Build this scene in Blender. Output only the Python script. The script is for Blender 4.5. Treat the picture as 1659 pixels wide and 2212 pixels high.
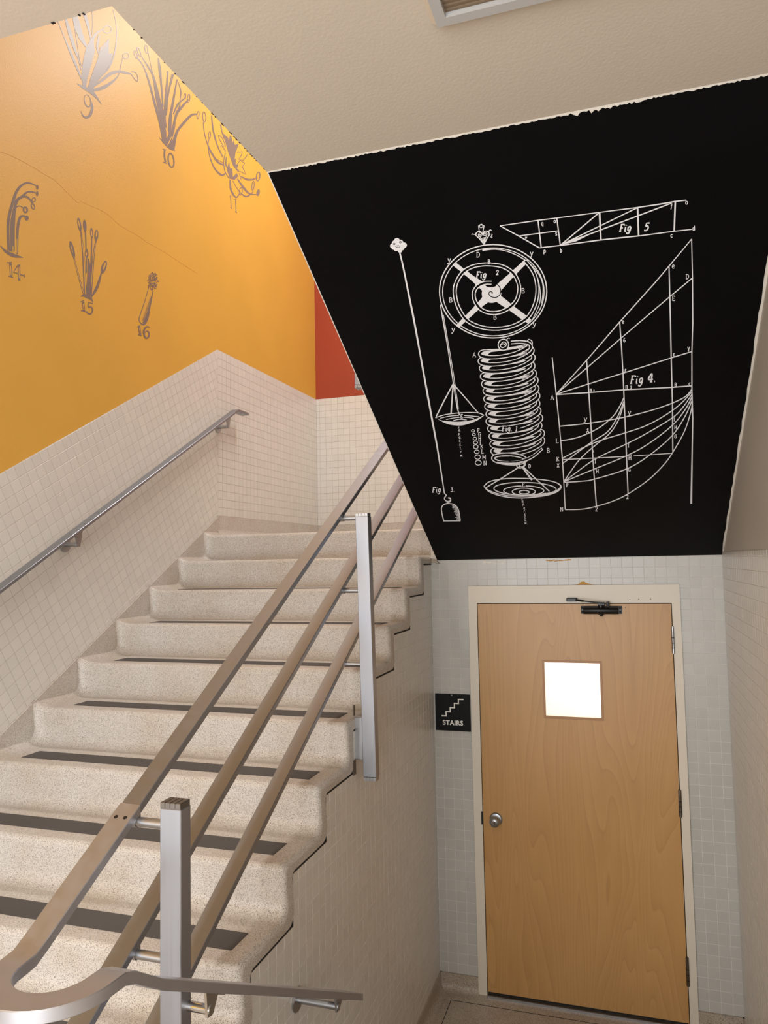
import bpy, bmesh, math, random
from mathutils import Vector, Matrix
from mathutils.geometry import tessellate_polygon
random.seed(7)
for o in list(bpy.data.objects): bpy.data.objects.remove(o)
SC = bpy.context.scene
COL = SC.collection

# ------------------------------------------------------------------ camera
IW, IH = 1659.0, 2212.0
FPX = 1615.33
YAW, PITCH, ROLL = 0.3118, 0.0657, -0.0191
CAM = Vector((0.7741, -4.0246, 2.2717))
_cy, _sy, _cp, _sp = math.cos(YAW), math.sin(YAW), math.cos(PITCH), math.sin(PITCH)
FW = Vector((-_sy*_cp, _cy*_cp, _sp))
_r = Vector((_cy, _sy, 0)); _u = _r.cross(FW)
RT = math.cos(ROLL)*_r + math.sin(ROLL)*_u
UP = -math.sin(ROLL)*_r + math.cos(ROLL)*_u
cd = bpy.data.cameras.new('camera'); cam = bpy.data.objects.new('camera', cd); COL.objects.link(cam)
cd.sensor_fit = 'VERTICAL'; cd.sensor_height = 36.0; cd.lens = FPX/IH*36.0; cd.clip_start = 0.05
m = Matrix.Identity(4)
for i in range(3):
    m[i][0], m[i][1], m[i][2], m[i][3] = RT[i], UP[i], -FW[i], CAM[i]
cam.matrix_world = m
SC.camera = cam

def project(P):
    v = Vector(P) - CAM; z = v.dot(FW)
    if z < 0.05: return None
    return (IW/2 + FPX*v.dot(RT)/z, IH/2 - FPX*v.dot(UP)/z)
def pixel_ray(u, v):
    return RT*((u-IW/2)/FPX) - UP*((v-IH/2)/FPX) + FW
def on_plane(u, v, P, n):
    d = pixel_ray(u, v); t = (Vector(P)-CAM).dot(n)/d.dot(n)
    return CAM + d*t

# ------------------------------------------------------------------ world, lamps, exposure
w = bpy.data.worlds.new('world'); SC.world = w; w.use_nodes = True
w.node_tree.nodes['Background'].inputs[0].default_value = (1.0, 0.93, 0.85, 1)
w.node_tree.nodes['Background'].inputs[1].default_value = 0.3
def area(name, loc, rot, sx, sy, power, col):
    l = bpy.data.lights.new(name, 'AREA'); l.shape = 'RECTANGLE'; l.size = sx; l.size_y = sy
    l.energy = power; l.color = col
    o = bpy.data.objects.new(name, l); COL.objects.link(o); o.location = loc; o.rotation_euler = rot
    return o
WARM = (1.0, 0.975, 0.935)
area('upper_stair_lamp', (-0.30, 0.45, 6.30), (0, 0, 0), 1.30, 0.50, 96, WARM)
area('upper_hall_lamp', (-0.6, -2.9, 6.30), (0, 0, 0), 0.30, 1.25, 32, WARM)
area('landing_lamp', (-0.25, -4.6, 3.40), (0, 0, 0), 0.6, 1.2, 20, (1.0, 0.97, 0.92))
area('entrance_daylight', (-0.10, -5.5, 1.90), (math.pi/2, 0, 0), 2.7, 2.2, 132, (0.90, 0.955, 1.0))
area('corridor_lamp', (0.6, 1.0, 2.20), (0, 0, 0), 0.6, 1.2, 48, (1.0, 0.98, 0.94))
SC.view_settings.view_transform = 'Standard'; SC.view_settings.look = 'None'
SC.view_settings.gamma = 1.0; SC.view_settings.use_curve_mapping = False
SC.view_settings.exposure = -0.10

# ------------------------------------------------------------------ measured dimensions (metres)
XS, XR, XL, XE = -0.2551, 1.2272, -1.7192, -0.2226
YB, YK, YH, YC = 1.8572, 0.2192, -2.753, -2.0314
ZS, ZC, ZTL, ZSL, ZRT, ZB = 2.271, 3.4612, 3.6719, 2.5827, 2.2860, 0.0801
ZTOP, YREAR, ZMID = 6.40, -5.6, 0.718
D, H = 0.2773, 0.1576
JY, JZ = -2.1073, 1.1464          # joint profile of the stair side
SL = H/D
TSO = 0.5859
def yr(k): return JY - 0.062 + k*D
def zt(k): return JZ + 0.045 + k*H
SOF_P = Vector((0, 0, ZS)); SOF_N = Vector((0, -TSO, -1)).normalized()   # faces down and to the stairs' foot
LW_P = Vector((XL, 0, 0)); LW_N = Vector((1, 0, 0))
PITCH_T = 0.0541

# ------------------------------------------------------------------ mesh helpers
class MB:
    def __init__(s): s.v = []; s.f = []; s.m = []; s.mi = 0
    def add(s, vs, fs):
        b = len(s.v); s.v += [tuple(q) for q in vs]
        for f in fs: s.f.append([b+i for i in f]); s.m.append(s.mi)
        return s
    def box(s, x0, x1, y0, y1, z0, z1, ch=0.0, M=None):
        vs, fs = cbox(x0, x1, y0, y1, z0, z1, ch)
        if M is not None: vs = [M @ Vector(q) for q in vs]
        return s.add(vs, fs)
    def cyl(s, A, B, r, n=16, r2=None, caps=True):
        A = Vector(A); B = Vector(B); d = (B-A).normalized()
        a = d.orthogonal().normalized(); b = d.cross(a); r2 = r if r2 is None else r2
        vs = []
        for P, rr in ((A, r), (B, r2)):
            for i in range(n):
                t = 2*math.pi*i/n; vs.append(P + a*math.cos(t)*rr + b*math.sin(t)*rr)
        fs = [[i, (i+1) % n, n+(i+1) % n, n+i] for i in range(n)]
        if caps: fs += [list(range(n))[::-1], list(range(n, 2*n))]
        return s.add(vs, fs)
    def lathe(s, A, d, prof, n=28):
        A = Vector(A); d = Vector(d).normalized(); a = d.orthogonal().normalized(); b = d.cross(a)
        vs = []; L = len(prof)
        for (h, r) in prof:
            for i in range(n):
                t = 2*math.pi*i/n; vs.append(A + d*h + (a*math.cos(t) + b*math.sin(t))*max(r, 1e-5))
        fs = [[j*n+i, j*n+(i+1) % n, (j+1)*n+(i+1) % n, (j+1)*n+i] for j in range(L-1) for i in range(n)]
        fs += [list(range(n))[::-1], [(L-1)*n+i for i in range(n)]]
        return s.add(vs, fs)
    def prism(s, poly, n, t):          # planar 3-D polygon thickened by t along n
        n = Vector(n); k = len(poly); vs = [Vector(q) for q in poly]; vs += [q + n*t for q in vs]
        fs = [list(range(k))[::-1], list(range(k, 2*k))] + [[i, (i+1) % k, k+(i+1) % k, k+i] for i in range(k)]
        return s.add(vs, fs)
    def ring(s, x0, x1, z0, z1, a0, a1, c0, c1, y0, y1):   # plate in XZ with a rectangular hole
        o = [(x0, z0), (x1, z0), (x1, z1), (x0, z1)]; i_ = [(a0, c0), (a1, c0), (a1, c1), (a0, c1)]
        vs = [(x, y, z) for y in (y0, y1) for (x, z) in o + i_]
        fs = []
        for k in range(4):
            l = (k+1) % 4
            fs += [[k, l, 4+l, 4+k], [8+l, 8+k, 12+k, 12+l], [l, k, 8+k, 8+l], [4+k, 4+l, 12+l, 12+k]]
        return s.add(vs, fs)
    def sweep(s, sections, closed_ends=True):
        n = len(sections[0]); vs = [q for S_ in sections for q in S_]
        fs = [[j*n+i, j*n+(i+1) % n, (j+1)*n+(i+1) % n, (j+1)*n+i] for j in range(len(sections)-1) for i in range(n)]
        if closed_ends: fs += [list(range(n))[::-1], [(len(sections)-1)*n+i for i in range(n)]]
        return s.add(vs, fs)
    def mesh(s, name, mats, smooth=None):
        me = bpy.data.meshes.new(name); me.from_pydata(s.v, [], s.f)
        for mt in (mats if isinstance(mats, (list, tuple)) else [mats]): me.materials.append(mt)
        for p, i in zip(me.polygons, s.m): p.material_index = i
        bm = bmesh.new(); bm.from_mesh(me); bmesh.ops.recalc_face_normals(bm, faces=bm.faces); bm.to_mesh(me); bm.free()
        if smooth is not None:
            for p in me.polygons: p.use_smooth = True
            me.set_sharp_from_angle(angle=math.radians(smooth))
        return me
    def build(s, name, mats, parent=None, smooth=None):
        return link(name, s.mesh(name, mats, smooth), parent)
def cbox(x0, x1, y0, y1, z0, z1, ch):
    if ch <= 0:
        vs = [(x, y, z) for z in (z0, z1) for (x, y) in ((x0, y0), (x1, y0), (x1, y1), (x0, y1))]
        return vs, [[3, 2, 1, 0], [4, 5, 6, 7], [0, 1, 5, 4], [1, 2, 6, 5], [2, 3, 7, 6], [3, 0, 4, 7]]
    bm = bmesh.new(); bmesh.ops.create_cube(bm, size=1)
    for v in bm.verts:
        v.co = Vector((x0 if v.co.x < 0 else x1, y0 if v.co.y < 0 else y1, z0 if v.co.z < 0 else z1))
    bmesh.ops.bevel(bm, geom=list(bm.edges), offset=ch, segments=1, affect='EDGES', profile=0.5)
    bm.verts.index_update()
    vs = [tuple(v.co) for v in bm.verts]; fs = [[v.index for v in f.verts] for f in bm.faces]; bm.free()
    return vs, fs
def link(name, data, parent=None):
    o = bpy.data.objects.new(name, data); COL.objects.link(o)
    if parent is not None: o.parent = parent
    return o
def empty(name, loc=(0, 0, 0)):
    o = bpy.data.objects.new(name, None); COL.objects.link(o); o.location = loc; o.empty_display_size = 0.05
    return o
def fix_parent(root):
    """children were built in world coordinates: keep them there although the root has a location"""
    inv = Matrix.Translation(root.location).inverted()
    for c in root.children: c.matrix_parent_inverse = inv
def tag(o, label=None, cat=None, group=None, kind=None):
    if label: o['label'] = label
    if cat: o['category'] = cat
    if group: o['group'] = group
    if kind: o['kind'] = kind
    return o
def struct(o, label=None): return tag(o, label, None, None, 'structure')

# ------------------------------------------------------------------ materials
def lin(c): return tuple(((x/255)/12.92 if x/255 <= 0.04045 else ((x/255+0.055)/1.055)**2.4) for x in c) + (1,)
class NT:
    def __init__(s, name):
        s.mat = bpy.data.materials.new(name); s.mat.use_nodes = True; s.t = s.mat.node_tree
        s.b = s.t.nodes['Principled BSDF']
    def n(s, typ, **kw):
        nd = s.t.nodes.new(typ)
        for k, v in kw.items():
            if hasattr(nd, k) and not k[0].isupper(): setattr(nd, k, v)
        return nd
    def l(s, a, b): s.t.links.new(a, b)
    def set(s, **kw):
        for k, v in kw.items(): s.b.inputs[k.replace('_', ' ')].default_value = v
        return s
    def coord(s, scale=(1, 1, 1)):
        tc = s.n('ShaderNodeNewGeometry'); mp = s.n('ShaderNodeMapping'); s.l(tc.outputs['Position'], mp.inputs[0])
        mp.inputs['Scale'].default_value = scale; return mp.outputs[0]
    def noise(s, vec, scale, detail=3, rough=0.5, dist=0.0):
        nd = s.n('ShaderNodeTexNoise'); s.l(vec, nd.inputs['Vector'])
        nd.inputs['Scale'].default_value = scale; nd.inputs['Detail'].default_value = detail
        nd.inputs['Roughness'].default_value = rough; nd.inputs['Distortion'].default_value = dist
        return nd.outputs[0]
    def ramp(s, fac, stops, interp='LINEAR'):
        nd = s.n('ShaderNodeValToRGB'); s.l(fac, nd.inputs[0]); cr = nd.color_ramp; cr.interpolation = interp
        while len(cr.elements) < len(stops): cr.elements.new(0.5)
        for e, (p, c) in zip(cr.elements, stops): e.position = p; e.color = c
        return nd.outputs[0]
    def mix(s, fac, a, b, mode='MIX'):
        nd = s.n('ShaderNodeMix'); nd.data_type = 'RGBA'; nd.blend_type = mode
        for sock, val in ((nd.inputs[0], fac), (nd.inputs[6], a), (nd.inputs[7], b)):
            if hasattr(val, 'links'): s.l(val, sock)
            else: sock.default_value = val
        return nd.outputs[2]
    def bump(s, h, strength, dist=0.002):
        nd = s.n('ShaderNodeBump'); s.l(h, nd.inputs['Height']); nd.inputs['Strength'].default_value = strength
        nd.inputs['Distance'].default_value = dist; s.l(nd.outputs[0], s.b.inputs['Normal'])
    def col(s, c): s.l(c, s.b.inputs['Base Color'])
def g(v): return (v, v, v, 1)

def paint(name, c, rough=0.55, var=0.06, bump=0.25, bscale=180, spec=0.5):
    M = NT(name).set(Roughness=rough); M.b.inputs['Specular IOR Level'].default_value = spec
    v = M.coord(); c1 = lin(c)
    n1 = M.noise(v, 2.3, 4)
    M.col(M.mix(M.ramp(n1, [(0.3, g(0)), (0.7, g(1))]), tuple(x*(1-var) for x in c1[:3])+(1,), tuple(min(1, x*(1+var)) for x in c1[:3])+(1,)))
    if bump: M.bump(M.noise(v, bscale, 3), bump, 0.0015)
    return M.mat
def tilemat(name, c, rough=0.28):
    M = NT(name).set(Roughness=rough); v = M.coord()
    gi = M.n('ShaderNodeNewGeometry'); oi = M.n('ShaderNodeObjectInfo')
    ad = M.n('ShaderNodeMath', operation='ADD'); M.l(gi.outputs['Random Per Island'], ad.inputs[0]); M.l(oi.outputs['Random'], ad.inputs[1])
    fr = M.n('ShaderNodeMath', operation='FRACT'); M.l(ad.outputs[0], fr.inputs[0])
    c1 = lin(c)
    base = M.mix(fr.outputs[0], tuple(x*0.965 for x in c1[:3])+(1,), tuple(min(1, x*1.025) for x in c1[:3])+(1,))
    sp = M.ramp(M.noise(v, 420, 2), [(0.35, g(0.93)), (0.55, g(1))])
    M.col(M.mix(1.0, base, sp, 'MULTIPLY'))
    M.bump(M.noise(v, 26, 2), 0.12, 0.002)
    return M.mat
def terrazzo(name, base, dark, rough=0.42, scale=520):
    M = NT(name).set(Roughness=rough); v = M.coord(); b, d = lin(base), lin(dark)
    mid = tuple(0.55*x+0.45*y for x, y in zip(b, d)); pale = tuple(min(1, x*1.10) for x in b[:3])+(1,)
    def chips(sc, stops, r0, r1):
        vo = M.n('ShaderNodeTexVoronoi'); M.l(v, vo.inputs['Vector']); vo.inputs['Scale'].default_value = sc
        sep = M.n('ShaderNodeSeparateColor'); M.l(vo.outputs['Color'], sep.inputs[0])
        return M.ramp(sep.outputs[0], stops, 'CONSTANT'), M.ramp(vo.outputs['Distance'], [(r0, g(1)), (r1, g(0))])
    c1, e1 = chips(scale, [(0.0, d), (0.20, mid), (0.46, b), (0.75, pale)], 0.40, 0.62)
    c2, e2 = chips(scale*0.56, [(0.0, d), (0.10, mid), (0.22, g(1))], 0.28, 0.42)
    fine = M.mix(e1, b, c1)
    c2m = M.ramp(e2, [(0.0, g(0)), (1.0, g(1))])
    c2f = M.mix(c2m, g(1), c2)
    big = M.ramp(M.noise(v, 5, 4), [(0.3, (0.90, 0.86, 0.80, 1)), (0.65, g(1))])
    dk = M.mix(0.75, g(1), c2f)
    M.col(M.mix(1.0, M.mix(1.0, fine, dk, 'MULTIPLY'), big, 'MULTIPLY'))
    M.bump(M.noise(v, 300, 2), 0.15, 0.001)
    return M.mat
def metal(name, c, rough, axis=None, var=0.15):
    M = NT(name).set(Metallic=1.0, Roughness=rough); c1 = lin(c)
    sc = {'x': (3, 300, 300), 'y': (300, 3, 300), 'z': (300, 300, 3), None: (40, 40, 40)}[axis]
    n1 = M.noise(M.coord(sc), 1.0, 3)
    M.col(M.mix(n1, tuple(x*(1-var) for x in c1[:3])+(1,), c1))
    rr = M.n('ShaderNodeMapRange'); M.l(n1, rr.inputs[0]); rr.inputs[3].default_value = max(0.02, rough-0.06); rr.inputs[4].default_value = rough+0.08
    M.l(rr.outputs[0], M.b.inputs['Roughness'])
    return M.mat
def plain(name, c, rough=0.5, metallic=0.0, spec=0.5):
    M = NT(name).set(Roughness=rough, Metallic=metallic); M.b.inputs['Base Color'].default_value = lin(c)
    M.b.inputs['Specular IOR Level'].default_value = spec
    return M.mat
def wood():
    M = NT('maple_veneer').set(Roughness=0.38)
    v0 = M.coord((1, 1, 1)); v = M.coord((1, 1, 0.16))
    nn = M.noise(M.coord((3.4, 3.4, 0.42)), 1.0, 2.0, 0.4, 0.5)
    mu = M.n('ShaderNodeMath', operation='MULTIPLY'); M.l(nn, mu.inputs[0]); mu.inputs[1].default_value = 26.0
    fr = M.n('ShaderNodeMath', operation='FRACT'); M.l(mu.outputs[0], fr.inputs[0])
    fine = M.noise(M.coord((1, 1, 0.03)), 160, 4, 0.6)
    blotch = M.noise(M.coord((1, 1, 0.5)), 4.0, 3)
    c = M.ramp(fr.outputs[0], [(0.0, lin((188, 141, 85))), (0.12, lin((194, 147, 90))), (0.6, lin((197, 150, 92))), (0.95, lin((200, 153, 96))), (1.0, lin((188, 141, 85)))])
    f = M.ramp(fine, [(0.3, g(0.95)), (0.6, g(1.0))])
    c = M.mix(1.0, c, f, 'MULTIPLY')
    bl = M.ramp(blotch, [(0.3, (0.93, 0.90, 0.86, 1)), (0.7, g(1))])
    M.col(M.mix(1.0, c, bl, 'MULTIPLY'))
    return M.mat

M_YEL = paint('yellow_wall_paint', (216, 164, 68), 0.5, 0.03, 0.35, 150)
M_RED = paint('red_wall_paint', (158, 64, 42), 0.45, 0.04, 0.25, 150)
M_BEI = paint('beige_ceiling_paint', (208, 197, 182), 0.6, 0.02, 0.35, 120)
M_GREYW = paint('warm_grey_wall_paint', (192, 184, 174), 0.5, 0.03, 0.3, 120)
M_WHITE = paint('white_plaster', (226, 220, 210), 0.6, 0.03, 0.2, 120)
M_BLACK = paint('black_wall_paint', (8, 8, 10), 0.5, 0.2, 0.25, 120, 0.1)
M_CHALK = NT('white_mural_paint').set(Roughness=0.6).mat
M_CHALK.node_tree.nodes['Principled BSDF'].inputs['Base Color'].default_value = lin((236, 236, 240))
M_CRACK = plain('crack_in_plaster', (212, 156, 68), 0.6)
M_MURG = plain('grey_mural_paint', (132, 114, 104), 0.42, 0.0, 0.35)
M_GROUT = paint('grout', (184, 171, 153), 0.8, 0.08, 0.2, 200)
M_GROUT3 = paint('light_grout', (244, 240, 232), 0.8, 0.06, 0.2, 200)
M_GROUT2 = paint('pale_grout', (236, 233, 226), 0.8, 0.06, 0.2, 200)
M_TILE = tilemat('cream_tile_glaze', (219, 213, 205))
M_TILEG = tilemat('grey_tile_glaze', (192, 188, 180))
M_TER = terrazzo('terrazzo_stair', (207, 199, 191), (116, 107, 100))
M_TERF = terrazzo('terrazzo_floor', (186, 173, 158), (86, 76, 68), 0.35, 420)
M_JOINT = plain('dark_joint', (38, 33, 30), 0.8)
M_GRIP = paint('anti_slip_tape', (82, 77, 74), 0.8, 0.10, 0.8, 900)
M_STEEL = metal('brushed_steel', (160, 164, 172), 0.40, None, 0.05)
M_STEELT = metal('brushed_steel_sleeve', (190, 190, 195), 0.44, None, 0.08)
M_STEELZ = metal('brushed_steel_post', (166, 167, 173), 0.45, 'z', 0.08)
M_STEELS = metal('satin_steel', (178, 178, 180), 0.36)
M_DKSTEEL = metal('dull_steel', (128, 122, 116), 0.42)
M_BRONZE = metal('tarnished_steel', (120, 108, 96), 0.38)
M_HOLE = plain('dark_mortar', (104, 92, 80), 0.9)
M_CHROME = metal('polished_steel', (215, 213, 210), 0.12)
M_BLKMET = plain('black_metal', (30, 28, 27), 0.35, 0.3)
M_WOOD = wood()
M_EDGEW = plain('wood_lip', (170, 120, 70), 0.4)
M_FRAME = paint('cream_frame_enamel', (222, 210, 192), 0.4, 0.03, 0.1, 60)
M_SIGN = plain('black_sign_plastic', (13, 13, 14), 0.55, 0.0, 0.2)
M_SIGNW = plain('white_sign_lettering', (240, 236, 226), 0.5)
M_RUB = plain('black_rubber', (20, 19, 18), 0.7)
M_RUST = paint('ochre_residue', (196, 146, 74), 0.8, 0.2, 0.4, 90)
M_GRILLE = paint('brown_grille_mesh', (126, 108, 88), 0.6, 0.15, 0.6, 260)
M_GREYMET = plain('grey_enamel', (186, 184, 182), 0.4)
def glassmat():
    M = NT('window_glass').set(Roughness=0.02, IOR=1.45); M.b.inputs['Transmission Weight'].default_value = 1.0
    M.b.inputs['Base Color'].default_value = (1, 1, 1, 1); return M.mat
M_GLASS = glassmat()
# ------------------------------------------------------------------ tiling
def clip(poly, conv):
    """clip a polygon by a convex counter-clockwise polygon"""
    out = poly
    for i in range(len(conv)):
        a, b = conv[i], conv[(i+1) % len(conv)]
        ex, ey = b[0]-a[0], b[1]-a[1]
        src, out = out, []
        for j in range(len(src)):
            p, q = src[j], src[(j+1) % len(src)]
            dp = ex*(p[1]-a[1]) - ey*(p[0]-a[0]); dq = ex*(q[1]-a[1]) - ey*(q[0]-a[0])
            if dp >= 0: out.append(p)
            if (dp >= 0) != (dq >= 0):
                t = dp/(dp-dq); out.append((p[0]+t*(q[0]-p[0]), p[1]+t*(q[1]-p[1])))
        if len(out) < 3: return []
    return out
def parea(p): return 0.5*sum(p[i][0]*p[(i+1) % len(p)][1]-p[(i+1) % len(p)][0]*p[i][1] for i in range(len(p)))
def tile_geo(poly, th, ch):
    """raised chamfered tile over a convex polygon, centred where the polygon is"""
    n = len(poly); cx = sum(p[0] for p in poly)/n; cy = sum(p[1] for p in poly)/n
    r = max(1e-4, min(math.hypot(p[0]-cx, p[1]-cy) for p in poly)); k = max(0.3, 1-ch*1.41/r)
    ins = [(cx+(p[0]-cx)*k, cy+(p[1]-cy)*k) for p in poly]
    vs = [(p[0], p[1], 0) for p in poly] + [(p[0], p[1], th-ch*0.7) for p in poly] + [(p[0], p[1], th) for p in ins]
    fs = [[j*n+i, j*n+(i+1) % n, (j+1)*n+(i+1) % n, (j+1)*n+i] for j in (0, 1) for i in range(n)] + [list(range(2*n, 3*n))]
    return vs, fs
TILE_MESH = {}
def tile_wall(parent, O, eu, ev, nrm, pieces, org, mat, theta=0.0, pitch=PITCH_T, joint=0.0018, th=0.0013, limit=300):
    O, eu, ev, nrm = Vector(O), Vector(eu), Vector(ev), Vector(nrm)
    c, s = math.cos(theta), math.sin(theta)
    a = pitch-joint; sq = [(-a/2, -a/2), (a/2, -a/2), (a/2, a/2), (-a/2, a/2)]
    R3 = Matrix((eu, ev, nrm)).transposed()
    cells = {}
    for pc in pieces:
        rot = [((p[0]-org[0])*c+(p[1]-org[1])*s, -(p[0]-org[0])*s+(p[1]-org[1])*c) for p in pc]
        i0 = math.floor(min(p[0] for p in rot)/pitch); i1 = math.floor(max(p[0] for p in rot)/pitch)
        j0 = math.floor(min(p[1] for p in rot)/pitch); j1 = math.floor(max(p[1] for p in rot)/pitch)
        for i in range(i0, i1+1):
            for j in range(j0, j1+1):
                mx, my = (i+.5)*pitch, (j+.5)*pitch
                q = clip([(mx+p[0], my+p[1]) for p in sq], rot)
                if q and parea(q) > 1.2e-5: cells.setdefault((i, j), []).append(q)
    todo = []
    for (i, j), ps in cells.items():
        mx, my = (i+.5)*pitch, (j+.5)*pitch
        full = sum(parea(q) for q in ps) > a*a*0.985
        if full: ps = [[(mx+p[0], my+p[1]) for p in sq]]
        wu, wv = org[0]+mx*c-my*s, org[1]+mx*s+my*c
        P = O+eu*wu+ev*wv
        pts = [project(O+eu*(org[0]+x*c-y*s)+ev*(org[1]+x*s+y*c)) for (x, y) in max(ps, key=parea)]
        sc = 0.0
        if all(pts) and nrm.dot(CAM-P) > 0 and -15 < pts[0][0] < IW+15 and -15 < pts[0][1] < IH+15:
            sc = abs(parea(pts))
        todo.append((sc, full, ps, mx, my, P))
    todo.sort(key=lambda t: -t[0])
    rest = MB(); cnt = 0
    for sc, full, ps, mx, my, P in todo:
        rel = [[(p[0]-mx, p[1]-my) for p in q] for q in ps]
        tl = Matrix.Rotation(random.uniform(-.006, .006), 4, 'X') @ Matrix.Rotation(random.uniform(-.006, .006), 4, 'Y')
        Mw = Matrix.Translation(P) @ (R3 @ Matrix.Rotation(theta, 3, 'Z')).to_4x4() @ tl
        if cnt < limit and sc > 0:
            if full:
                if mat.name not in TILE_MESH:
                    b = MB(); b.add(*tile_geo(sq, th, 0.0007)); TILE_MESH[mat.name] = b.mesh('tile', mat)
                me = TILE_MESH[mat.name]
            else:
                b = MB()
                for q in rel: b.add(*tile_geo(q, th, 0.0007))
                me = b.mesh('tile', mat)
            o = link('tile', me, parent); o.matrix_local = Mw; cnt += 1
        else:
            for q in rel:
                vs, fs = tile_geo(q, th, 0.0007); rest.add([Mw @ Vector(v) for v in vs], fs)
    if rest.v: tag(rest.build('tiles', mat, parent), None, None, None, 'stuff')

# ------------------------------------------------------------------ the room shell
X, Y, Z = (1, 0, 0), (0, 1, 0), (0, 0, 1)
TB = 0.004                                              # thickness of the grout bed
# left wall: yellow plaster, a tile dado that climbs with the stair and turns level at the landing
wl = struct(MB().box(XL-.12, XL, YREAR, YB+.12, 0, ZTOP).build('wall_left', M_YEL), 'yellow painted wall along the stair with cream tile dado')
th = math.atan(SL)
def slope_pt(y, z0): return (y, z0 + SL*(y-YK))
sl_poly = [slope_pt(-2.95, ZSL), (YK, ZSL), (YK, ZTL), slope_pt(-2.95, ZTL)]
ld_poly = [(YK, ZSL), (YB, ZSL), (YB, ZTL), (YK, ZTL)]
rear_poly = [(YREAR, .84), (-2.95, .84), slope_pt(-2.95, ZTL), (YREAR, slope_pt(-2.95, ZTL)[1])]
bed = MB()
for pc in (sl_poly, ld_poly, rear_poly): bed.prism([(XL, q[0], q[1]) for q in pc], X, TB)
bed.build('tile_bed', M_GROUT, wl)
tile_wall(wl, (XL+TB, 0, 0), Y, Z, X, [sl_poly], (YK, ZTL), M_TILE, th, limit=220)
tile_wall(wl, (XL+TB, 0, 0), Y, Z, X, [ld_poly], (YK, ZTL), M_TILE, 0, 0.0544, limit=80)
# landing wall
wb = struct(MB().box(XL, XR, YB, YB+.12, 2.0, ZTOP).build('wall_landing', M_RED), 'brick red wall at the back of the landing over cream tile')
bk_poly = [(XL+.006, ZSL), (.2, ZSL), (.2, ZTL), (XL+.006, ZTL)]
MB().prism([(q[0], YB, q[1]) for q in bk_poly], (0, -1, 0), TB).build('tile_bed', M_GROUT, wb)
tile_wall(wb, (0, YB-TB, 0), X, Z, (0, -1, 0), [bk_poly], (-1.6291, ZTL), M_TILE, 0, 0.0544)
# wall with the door
FX0, FX1, FZ1 = -.050, 1.020, 2.1285                    # outer edge of the door frame
wf = struct(MB().box(XS-.12, FX0, .008, .13, 0, ZS+.02).box(FX1, XR, .008, .13, 0, ZS+.02).box(FX0, FX1, .008, .13, FZ1, ZS+.02)
            .build('wall_front', M_GROUT2), 'grey tiled wall around the wooden door')
fr_pieces = [[(XS, ZB), (FX0, ZB), (FX0, ZS), (XS, ZS)], [(FX1, ZB), (XR, ZB), (XR, ZS), (FX1, ZS)], [(FX0, FZ1), (FX1, FZ1), (FX1, ZS), (FX0, ZS)]]
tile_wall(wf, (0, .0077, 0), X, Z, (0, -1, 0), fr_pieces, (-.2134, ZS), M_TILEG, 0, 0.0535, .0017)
pb = MB(); pb.add([(XS-.005, .006, 2.262), (XS+.005, -.012, 2.262), (XS+.045, -.012, 2.255), (XS+.052, .006, 2.25), (XS-.004, .006, 2.282), (XS+.006, -.010, 2.281), (XS+.026, -.010, 2.278), (XS+.042, .006, 2.262)],
   [[0, 1, 5, 4], [1, 2, 6, 5], [2, 3, 7, 6], [4, 5, 6, 7], [0, 3, 2, 1]])
pb.build('plaster_patch', M_TERF, wf)
def smear(mb, x0, x1, z0, z1, n):
    for i in range(n):
        x = x0+(x1-x0)*(i+random.random()*.6)/n; z = random.uniform(z0, z1); w_ = random.uniform(.006, .016); h_ = random.uniform(.0012, .004)
        k = 9; mb.prism([(x+w_*math.cos(2*math.pi*j/k)*random.uniform(.7, 1), .0062-.00002*i, z+h_*math.sin(2*math.pi*j/k)*random.uniform(.6, 1)) for j in range(k)], (0, -1, 0), .0006)
st = MB(); smear(st, .375, .50, 2.254, 2.262, 15)
sm2 = MB(); smear(sm2, .035, .16, 2.249, 2.258, 18); sm2.build('paint_smear', M_FRAME, wf)
pts = [(.505, 0), (.53, .004), (.545, .016), (.558, .018), (.57, .011), (.59, .004), (.61, .0)]
st.prism([(x, .0062, FZ1+.001+dz) for x, dz in pts], (0, -1, 0), .0009)
st.build('adhesive_residue', M_RUST, wf)
# right wall
wr = struct(MB().box(XR, XR+.12, YREAR, YB+.12, 0, ZTOP).build('wall_right', M_GREYW), 'warm grey painted wall with tile dado right of the door')
rt_poly = [(-4.6, ZB), (0.004, ZB), (0.004, ZRT), (-4.6, ZRT)]
MB().prism([(XR, q[0], q[1]) for q in rt_poly], (-1, 0, 0), TB).build('tile_bed', M_GROUT3, wr)
tile_wall(wr, (XR-TB, 0, 0), (0, -1, 0), Z, (-1, 0, 0), [[(-.004, ZB), (4.6, ZB), (4.6, ZRT), (-.004, ZRT)]], (0, 2.2647), M_TILE, 0, 0.0537, .0023)
# tiled side wall under the flight
ws_p = []; wsb = MB()
for i in range(-2, 8):
    y0, y1 = JY+i*D, (JY+(i+1)*D if i < 7 else 0.006)
    ws_p.append([(y0, .05), (y1, .05), (y1, JZ+i*H-.003), (y0, JZ+i*H-.003)])
    wsb.box(XS-.10, XS-.0034, y0, y1, 0, JZ+i*H-.006)
ws = struct(wsb.build('wall_stair', M_GROUT3), 'cream tiled side wall under the rising stair')
tile_wall(ws, (XS-.0034, 0, 0), Y, Z, X, ws_p, (JY, .08), M_TILE, 0, 0.0539, th=.0016, joint=.0030)
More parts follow.
